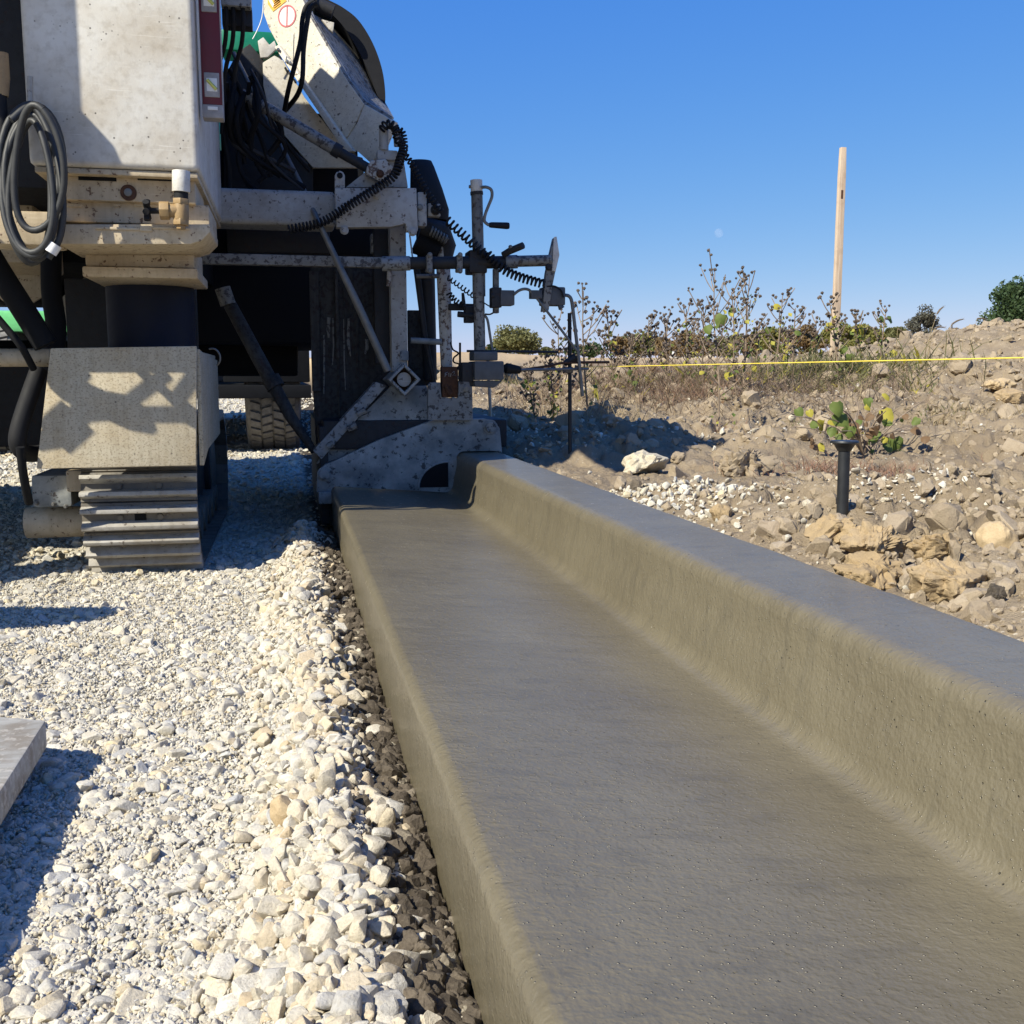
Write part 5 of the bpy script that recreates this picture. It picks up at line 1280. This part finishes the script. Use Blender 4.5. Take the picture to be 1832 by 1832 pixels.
def foxtail(label, base, mid, tip, Y, seed):
    t = thing('foxtail_grass', label, 'grass', tuple(P(*base, Y)), 'foxtail grasses on the bank')
    b = P(*base, Y); b.z = h1(b.x, b.y) - .01; m, e = P(*mid, Y), P(*tip, Y)
    MB().tube(smooth_path([b, b.lerp(m, .6) + Vector((0, 0, .02)), m], 5), [.0028 - .0014 * k / 10 for k in range(11)], 5).build('stem', M['drygrass'], t)
    rg = random.Random(seed); hd = MB(); ax = smooth_path([m, m.lerp(e, .5) + Vector((0, 0, .008)), e], 5)
    hd.tube(ax, [.004, .0055, .006, .006, .006, .006, .0055, .005, .0045, .003, .0015], 6)
    for k in range(70):
        p = ax[rg.randrange(11)]; d = Vector((rg.gauss(0, 1), rg.gauss(0, 1), rg.gauss(0, 1))).normalized() * .016 + (e - m).normalized() * .012
        s_ = d.orthogonal().normalized() * .0009; hd.add([p - s_, p + s_, p + d], [(0, 1, 2)])
    hd.build('seed_head', M['seedhead'], t)
for i, (lab, a, m, e) in enumerate([('foxtail pointing up right beside the windswept tree', (1648, 650), (1676, 562), (1688, 549)), ('foxtail arching right above the hedge', (1660, 650), (1703, 580), (1724, 571)), ('foxtail drooping low in front of the windswept tree', (1655, 650), (1672, 588), (1690, 586)), ('lower dark foxtail leaning over the mound edge', (1662, 650), (1662, 608), (1680, 590)), ('small foxtail with arched tip near the pale sapling', (1730, 640), (1748, 570), (1765, 573)), ('pale foxtail bending right of the leafy weed', (1600, 670), (1606, 588), (1618, 600)), ('foxtail standing close to the wooden stake', (1530, 680), (1538, 575), (1544, 556)), ('short foxtail between the mound and the sapling', (1720, 640), (1724, 594), (1740, 590))]):
    foxtail(lab, a, m, e, 6.6 + .12 * i, 300 + i)

# brush: masses of thin dead stems nobody could count
def stems(name, label, mat, spots, seed, lean=.5, wd=.0016):
    g = np.random.default_rng(seed); VS, FS, nv = [], [], 0
    for (x, y, n, rad, hmin, hmax, dens) in spots:
        c = onG(x, y); bx_ = c.x + g.normal(0, rad, n); by_ = c.y + g.normal(0, rad * dens, n); bz = H(bx_, by_)
        h = g.uniform(hmin, hmax, n) * g.uniform(.45, 1.15, n); d = np.stack([g.normal(0, lean, n), g.normal(0, lean, n), np.ones(n)], -1); d /= np.linalg.norm(d, axis=1)[:, None]; d *= h[:, None]
        an = g.uniform(0, 6.283, n); w = np.stack([np.cos(an), np.sin(an), 0 * an], -1) * (wd * np.maximum(1, by_ / 4.5))[:, None]
        k = np.stack([g.normal(0, .35, n), g.normal(0, .35, n), -.15 + 0 * an], -1) * h[:, None]
        p = np.stack([bx_, by_, bz - .004], -1); q = p + d * .55 + k * .15; e = p + d + k * .7
        e2 = q + np.stack([g.normal(0, .55, n), g.normal(0, .55, n), g.uniform(.1, .8, n)], -1) * (h * .5)[:, None]
        e3 = p + d * .3 + np.stack([g.normal(0, .6, n), g.normal(0, .6, n), g.uniform(.1, .7, n)], -1) * (h * .5)[:, None]; q3 = p + d * .3
        V = np.stack([p - w, p + w, q - w * .8, q + w * .8, e, q - w * .6, q + w * .6, e2, q3 - w * .6, q3 + w * .6, e3], 1)
        o = nv + np.arange(n) * 11
        FS += [tuple(r) for r in np.stack([o, o + 1, o + 3, o + 2], -1).tolist()]
        for tri in ((2, 3, 4), (5, 6, 7), (8, 9, 10)): FS += [tuple(r) for r in np.stack([o + tri[0], o + tri[1], o + tri[2]], -1).tolist()]
        VS.append(V.reshape(-1, 3)); nv += n * 11
    m = MB(); m.v = np.concatenate(VS); m.f = FS
    o = m.build(name, M[mat], None, smooth=0); return kind(o, 'stuff', label)
stems('dry_brush', 'tangle of dry brown brush stems along the bank', 'brush', [(1090, 700, 420, .35, .08, .32, 1.6), (1180, 700, 900, .5, .08, .46, 1.6), (1260, 700, 900, .5, .08, .46, 1.5), (1340, 695, 700, .5, .08, .42, 1.5), (1420, 690, 380, .5, .06, .28, 1.5), (1010, 708, 260, .3, .05, .22, 1.4), (950, 705, 180, .3, .05, .20, 1.4), (1500, 690, 220, .4, .06, .26, 1.4), (1580, 690, 140, .3, .06, .20, 1.2)], 51, 1.3)
stems('reddish_brush', 'reddish dry stems in the middle of the bank', 'stemred', [(1165, 680, 420, .28, .10, .34, 1.4), (1230, 716, 420, .16, .06, .20, 1.2), (1130, 660, 160, .4, .1, .3, 1.5), (1520, 848, 620, .16, .02, .10, .6), (1580, 850, 320, .12, .02, .08, .6), (1300, 770, 120, .08, .03, .10, 1.0), (1100, 700, 120, .2, .05, .2, 1.)], 52, .8, .0012)
stems('dry_grass', 'tufts of dry yellow and grey grass on the bank', 'drygrass', [(1075, 745, 260, .14, .06, .20, 1.0), (1690, 742, 190, .16, .03, .12, .8), (1780, 745, 330, .20, .04, .14, .8), (1540, 700, 220, .4, .06, .22, 1.2), (1630, 690, 90, .3, .05, .14, 1.0), (1400, 740, 90, .3, .03, .12, 1.0), (1740, 800, 90, .25, .02, .09, .8), (1600, 880, 60, .15, .02, .07, .8), (1250, 740, 120, .3, .04, .14, 1.0), (1000, 740, 120, .2, .05, .16, 1.), (950, 690, 180, .5, .05, .18, 1.2), (1450, 800, 60, .2, .02, .08, 1.0)], 53, .75, .0013)
stems('green_undergrowth', 'low green leaves growing through the dry brush', 'crown_olive', [(1490, 672, 420, .32, .10, .42, 1.4), (1545, 668, 260, .25, .10, .34, 1.2), (1410, 676, 240, .4, .08, .32, 1.4), (1330, 684, 160, .4, .08, .3, 1.4), (1240, 690, 120, .4, .08, .26, 1.4), (930, 690, 160, .25, .03, .12, 1.2), (1690, 752, 80, .08, .02, .06, .8), (1415, 762, 50, .05, .01, .04, .8), (1140, 690, 60, .1, .05, .15, 1.)], 54, .9, .0034)
stems('yellow_leaves', 'small yellow leaves caught in the dry weeds', 'leafyellow', [(1545, 668, 60, .3, .06, .22, 1.2), (1330, 684, 50, .4, .06, .24, 1.2), (1260, 688, 40, .4, .06, .24, 1.2), (1460, 678, 60, .35, .06, .22, 1.2), (1150, 692, 30, .4, .06, .22, 1.2)], 55, 1.6, .010)

# ------------------------------------------------------------------ trees, house and poles in the distance
def tree(name, label, cx, y_top, y_base, w_px, D, mat, seed, n=1600, lean=0, trunk=.25, dens=1.0, leaf_px=3.2, clumps=26, lob=None, group='trees along the field edge'):
    rg = random.Random(seed); b = P(cx, y_base, D); zg = h1(b.x, b.y); top = P(cx, y_top, D); Hh = top.z - zg; W = S(w_px, D) / 2
    t = thing(name, label, 'tree', (b.x, b.y, zg), group)
    tr = MB(); tr.tube([Vector((b.x, b.y, zg - .3)), Vector((b.x + lean * .2, b.y, zg + Hh * trunk)), Vector((b.x + lean * .6, b.y, zg + Hh * .75))], [W * .09, W * .07, W * .025], 7)
    cl = []
    for k in range(clumps):
        while True:
            u, v, w = rg.uniform(-1, 1), rg.uniform(-1, 1), rg.uniform(-1, 1)
            if u * u + v * v + w * w <= 1: break
        hz = trunk * .7 + (1 - trunk * .7) * (w * .5 + .5); 
        cw = W * (.55 + .45 * math.sin(math.pi * min(1, max(0, (hz - trunk * .5) / (1 - trunk * .5) * .75 + .22))))
        c = Vector((b.x + u * cw * .82 + lean * hz, b.y + v * cw * .82, zg + Hh * min(hz, .93)))
        cl.append((c, W * rg.uniform(.20, .38)))
        if k < 9: tr.tube([Vector((b.x + lean * .3, b.y, zg + Hh * (trunk * .6 + .3 * rg.random()))), c], [W * .03, W * .008], 5)
    tr.build('trunk', M['bark'], t)
    vs, fs = [], []; ls = S(leaf_px * 1.75, D)
    for k in range(int(n * 2.2)):
        c, r = cl[rg.randrange(len(cl))]
        d = Vector((rg.gauss(0, 1), rg.gauss(0, 1), rg.gauss(0, 1))).normalized() * r * rg.random() ** .4
        p = c + Vector((d.x * 1.15, d.y * 1.15, d.z * .8)); nrm = Vector((rg.gauss(0, 1), rg.gauss(0, 1), rg.gauss(0, 1) + .4)).normalized(); a = nrm.orthogonal().normalized(); a = a * math.cos(k) + nrm.cross(a) * math.sin(k); e = nrm.cross(a); s = ls * rg.uniform(.6, 1.3)
        o = len(vs); vs += [p - a * s * .5, p + e * s * .3, p + a * s * .5, p - e * s * .3]; fs += [(o, o + 1, o + 2, o + 3)]
    m = MB(); m.v = [tuple(v) for v in vs]; m.f = fs; m.build('crown', M[mat], t, smooth=0)
tree('field_tree', 'lone olive-green rounded tree behind the sensor arm', 934, 588, 640, 96, 120, 'crown_olive', 1, 2600, lean=-1.0, clumps=40)
tree('windswept_tree', 'dark thin windswept tree right of the wooden stake', 1634, 546, 632, 82, 70, 'crown_grey', 2, 1500, lean=1.0, trunk=.42, leaf_px=3.0, clumps=22)
tree('evergreen_tree', 'dense dark green round tree at the right edge behind the mound', 1822, 500, 640, 185, 45, 'crown_dark', 3, 7000, leaf_px=4.2, clumps=90, trunk=.12)
tree('sapling', 'pale green sapling between the windswept and dark green trees', 1738, 566, 625, 26, 40, 'crown_pale', 4, 420, trunk=.2, leaf_px=3.2, clumps=14)
HEDGE = [('brown-green tree left of the pale barn roof', 1140, 598, 640, 74, 150, 'crown_olive', 1500), ('brown shrub touching the left of that tree', 1108, 606, 640, 44, 140, 'crown_brown', 900), ('narrow brown tree just left of the barn roof', 1186, 612, 640, 40, 140, 'crown_brown', 800), ('brown tree above the barn roof', 1240, 600, 640, 70, 160, 'crown_brown', 1300), ('dark tree right of the barn roof', 1300, 604, 640, 66, 150, 'crown_olive', 1200), ('orange-brown autumn shrub left of the wooden stake', 1440, 582, 650, 66, 60, 'crown_brown', 1900), ('olive shrub just behind the wooden stake', 1500, 580, 652, 62, 55, 'crown_lime', 1900), ('green shrub right of the wooden stake', 1548, 582, 656, 66, 50, 'crown_lime', 2000), ('green shrub left of the windswept tree', 1596, 590, 656, 58, 50, 'crown_olive', 1700), ('low green shrub right of the windswept tree', 1690, 602, 640, 46, 60, 'crown_olive', 1100), ('grey bush at the foot of the pale sapling', 1760, 590, 635, 30, 60, 'crown_grey', 500), ('yellowish shrub between second tallest stalk and autumn shrub', 1380, 592, 648, 60, 70, 'crown_lime', 1500), ('brown bush behind the second tallest stalk', 1340, 606, 645, 44, 90, 'crown_brown', 900), ('low dark bush at the foot of the lone rounded tree', 893, 612, 640, 36, 130, 'crown_dark', 700), ('small bush on the right of the lone rounded tree', 978, 628, 641, 26, 130, 'crown_olive', 400), ('distant dark hedge tree right of the string stake', 1062, 621, 641, 36, 220, 'crown_dark', 600), ('distant hedge tree behind the string stake', 1030, 624, 641, 34, 230, 'crown_dark', 500), ('far tree between windswept tree and sapling', 1715, 600, 636, 36, 120, 'crown_brown', 500), ('far low tree at the left of the bushes near the mold', 868, 625, 642, 26, 180, 'crown_brown', 400)]
for i, (lab, cx, yt, yb, w, D, mt, n) in enumerate(HEDGE): tree('hedge_tree', lab, cx, yt - 5, yb, w * 1.3, D, mt, 20 + i, int(n * 1.5), trunk=.1, clumps=20, leaf_px=3.4)
def barn():
    D = 190; b = P(1236, 641, D); z = h1(b.x, b.y)
    t = thing('farm_building', 'distant low building with pale roof seen through the weeds', 'building', (b.x, b.y, z))
    x0, x1 = P(1213, 640, D).x, P(1282, 640, D).x; xm = P(1252, 640, D).x
    zt = P(1230, 634, D).z; zr = P(1230, 627, D).z
    MB().box(x0, xm, D, D + 8, z - .5, zt).build('wall', M['houseroof'], t)
    MB().box(xm + .02, x1, D + 1, D + 9, z - .5, P(1270, 628, D).z).build('wall', M['housewall'], t)
    MB().prism([Vector((x0 - .3, D - .3, zt + .02)), Vector((x0 - .3, D + 8.3, zt + .02)), Vector((x0 - .3, D + 4, zr + .4))], (xm - x0 + .3, 0, 0)).build('roof', M['houseroof'], t)
    MB().prism([Vector((xm, D + .7, P(1270, 628, D).z + .02)), Vector((xm, D + 9.3, P(1270, 628, D).z + .02)), Vector((xm, D + 5, P(1270, 620, D).z))], (x1 - xm + .3, 0, 0)).build('roof', M['houseroof'], t)
    for x in (1256, 1266, 1276): MB().box(P(x, 640, D).x, P(x + 3, 640, D).x, D + .96, D + .995, P(x, 634, D).z, P(x, 631, D).z).build('window', M['window'], t)
barn()
def pole(lab, x, yt, D):
    b = P(x, 640, D); z = h1(b.x, b.y); tp_ = P(x, yt, D)
    t = thing('utility_pole', lab, 'pole', (b.x, b.y, z)); MB().cyl(Vector((b.x, b.y, z - .3)), tp_, .16, .11, 8).build('shaft', M['bark'], t)
    MB().box(b.x - .9, b.x + .9, b.y - .1, b.y + .1, tp_.z - .75, tp_.z - .58).build('crossarm', M['bark'], t)
pole('distant utility pole seen between the foxtails', 1703, 580, 150); pole('distant utility pole right of the windswept tree', 1659, 588, 170)

# ------------------------------------------------------------------ concrete truck beyond the machine
def truck():
    X0 = -.62; YW = 8.1
    gz = h1(-.2, YW)
    t = thing('concrete_truck', 'green concrete mixer truck standing behind the paving machine', 'truck', (-1.3, 9.6, gz))
    def wheel(cx, cy, w=.40, r=.52):
        wl = MB().cyl((cx - w / 2, cy, gz + r - .01), (cx + w / 2, cy, gz + r - .01), r, n=40).build('wheel', M['tyre'], t, .05, 3)
        m = MB()                                               # tread blocks
        for k in range(44):
            a = 2 * math.pi * k / 44
            for j in range(4):
                u = -w / 2 + .03 + (w - .06) * (j + .5) / 4; ao = a + (.07 if j % 2 else 0); h = (w - .06) / 4 * .42
                c = Vector((cx + u, cy + (r - .004) * math.cos(ao), gz + r - .01 + (r - .004) * math.sin(ao))); n_ = Vector((0, math.cos(ao), math.sin(ao))); tg = Vector((0, -math.sin(ao), math.cos(ao)))
                sk = .012 * (1 if j % 2 else -1)
                m.prism([c + Vector((-h, 0, 0)) + tg * (.026 + sk), c + Vector((h, 0, 0)) + tg * (.026 - sk), c + Vector((h, 0, 0)) + tg * (-.026 - sk), c + Vector((-h, 0, 0)) + tg * (-.026 + sk)], n_ * .022)
        m.build('tread', M['tyre'], wl)
        MB().cyl((cx - w / 2 - .012, cy, gz + r), (cx + w / 2 + .012, cy, gz + r), r * .55, n=28).build('rim', M['white'], wl, .01)
    a = P(440, 780, YW).x; b = P(538, 780, YW).x
    wheel((a + b) / 2, YW + .52, b - a); wheel((a + b) / 2 - 2.05, YW + .52, b - a); wheel((a + b) / 2, YW + 1.9, b - a); wheel((a + b) / 2 - 2.05, YW + 1.9, b - a)
    wheel((a + b) / 2, YW + 5.4, .34); wheel((a + b) / 2 - 2.05, YW + 5.4, .34)
    fz = P(480, 712, YW).z
    MB().box(-2.4, P(556, 700, YW).x, YW - .15, YW + 6.8, fz, fz + .10).build('rear_guard', M['black'], t, .01)
    MB().box(-1.75, -.75, YW + .1, YW + 6.8, fz + .102, fz + .42).build('chassis_frame', M['black'], t, .02)
    MB().box(P(398, 600, YW).x, P(552, 600, YW).x, YW - .10, YW + .3, fz + .12, 1.75).build('rear_mudflap', M['black'], t, .01)
    dr = MB(); prof = [(0, .42), (.5, .75), (1.4, 1.12), (2.6, 1.22), (3.8, 1.1), (5.0, .75), (5.4, .4)]
    ax = Vector((0, 1, -.16)).normalized(); c0 = Vector((-1.25, YW + .5, 2.75)); dr.tube([c0 + ax * s for s, _ in prof], [r for _, r in prof], 36)
    dr.build('mixer_drum', M['green'], t)
    MB().box(-2.45, -.05, YW + 5.0, YW + 6.9, fz + .43, 2.9).build('cab', M['green'], t, .08)
    MB().box(P(395, 70, YW).x, P(500, 70, YW).x, YW + .05, YW + .35, P(450, 88, YW).z, P(450, 50, YW).z).build('hopper_rim', M['green'], t, .02)
    MB().box(-2.6, -1.55, YW + .2, YW + 1.1, P(5, 592, YW).z, P(5, 552, YW).z).build('side_fender', M['lime'], t, .03)
    MB().prism([Vector((-1.1, YW + .1, 2.3)), Vector((-.55, YW + .1, 2.3)), Vector((-.65, YW + .1, 1.6)), Vector((-1.0, YW + .1, 1.6))], (0, .5, 0)).build('discharge_hopper', M['green'], t, .01)
truck()

# ------------------------------------------------------------------ the pale day moon
def moon():
    D = 4200; c = P(1286, 417, D); d = (c - _c).length
    t = NT('day_moon'); n = t.noise(.05, 3)
    t.out((.9, .9, .9), 1.0); tr = t.n('ShaderNodeBsdfTransparent'); mx = t.n('ShaderNodeMixShader'); mx.inputs[0].default_value = .05
    t.l(tr.outputs[0], mx.inputs[1]); t.l(t.b.outputs[0], mx.inputs[2]); t.l(mx.outputs[0], t.t.nodes['Material Output'].inputs['Surface'])
    o = MB().sphere(c, 7.5 / 1832 * d, 16).build('moon', t.m, None); tag(o, 'faint pale day moon in the blue sky', 'moon')
moon()
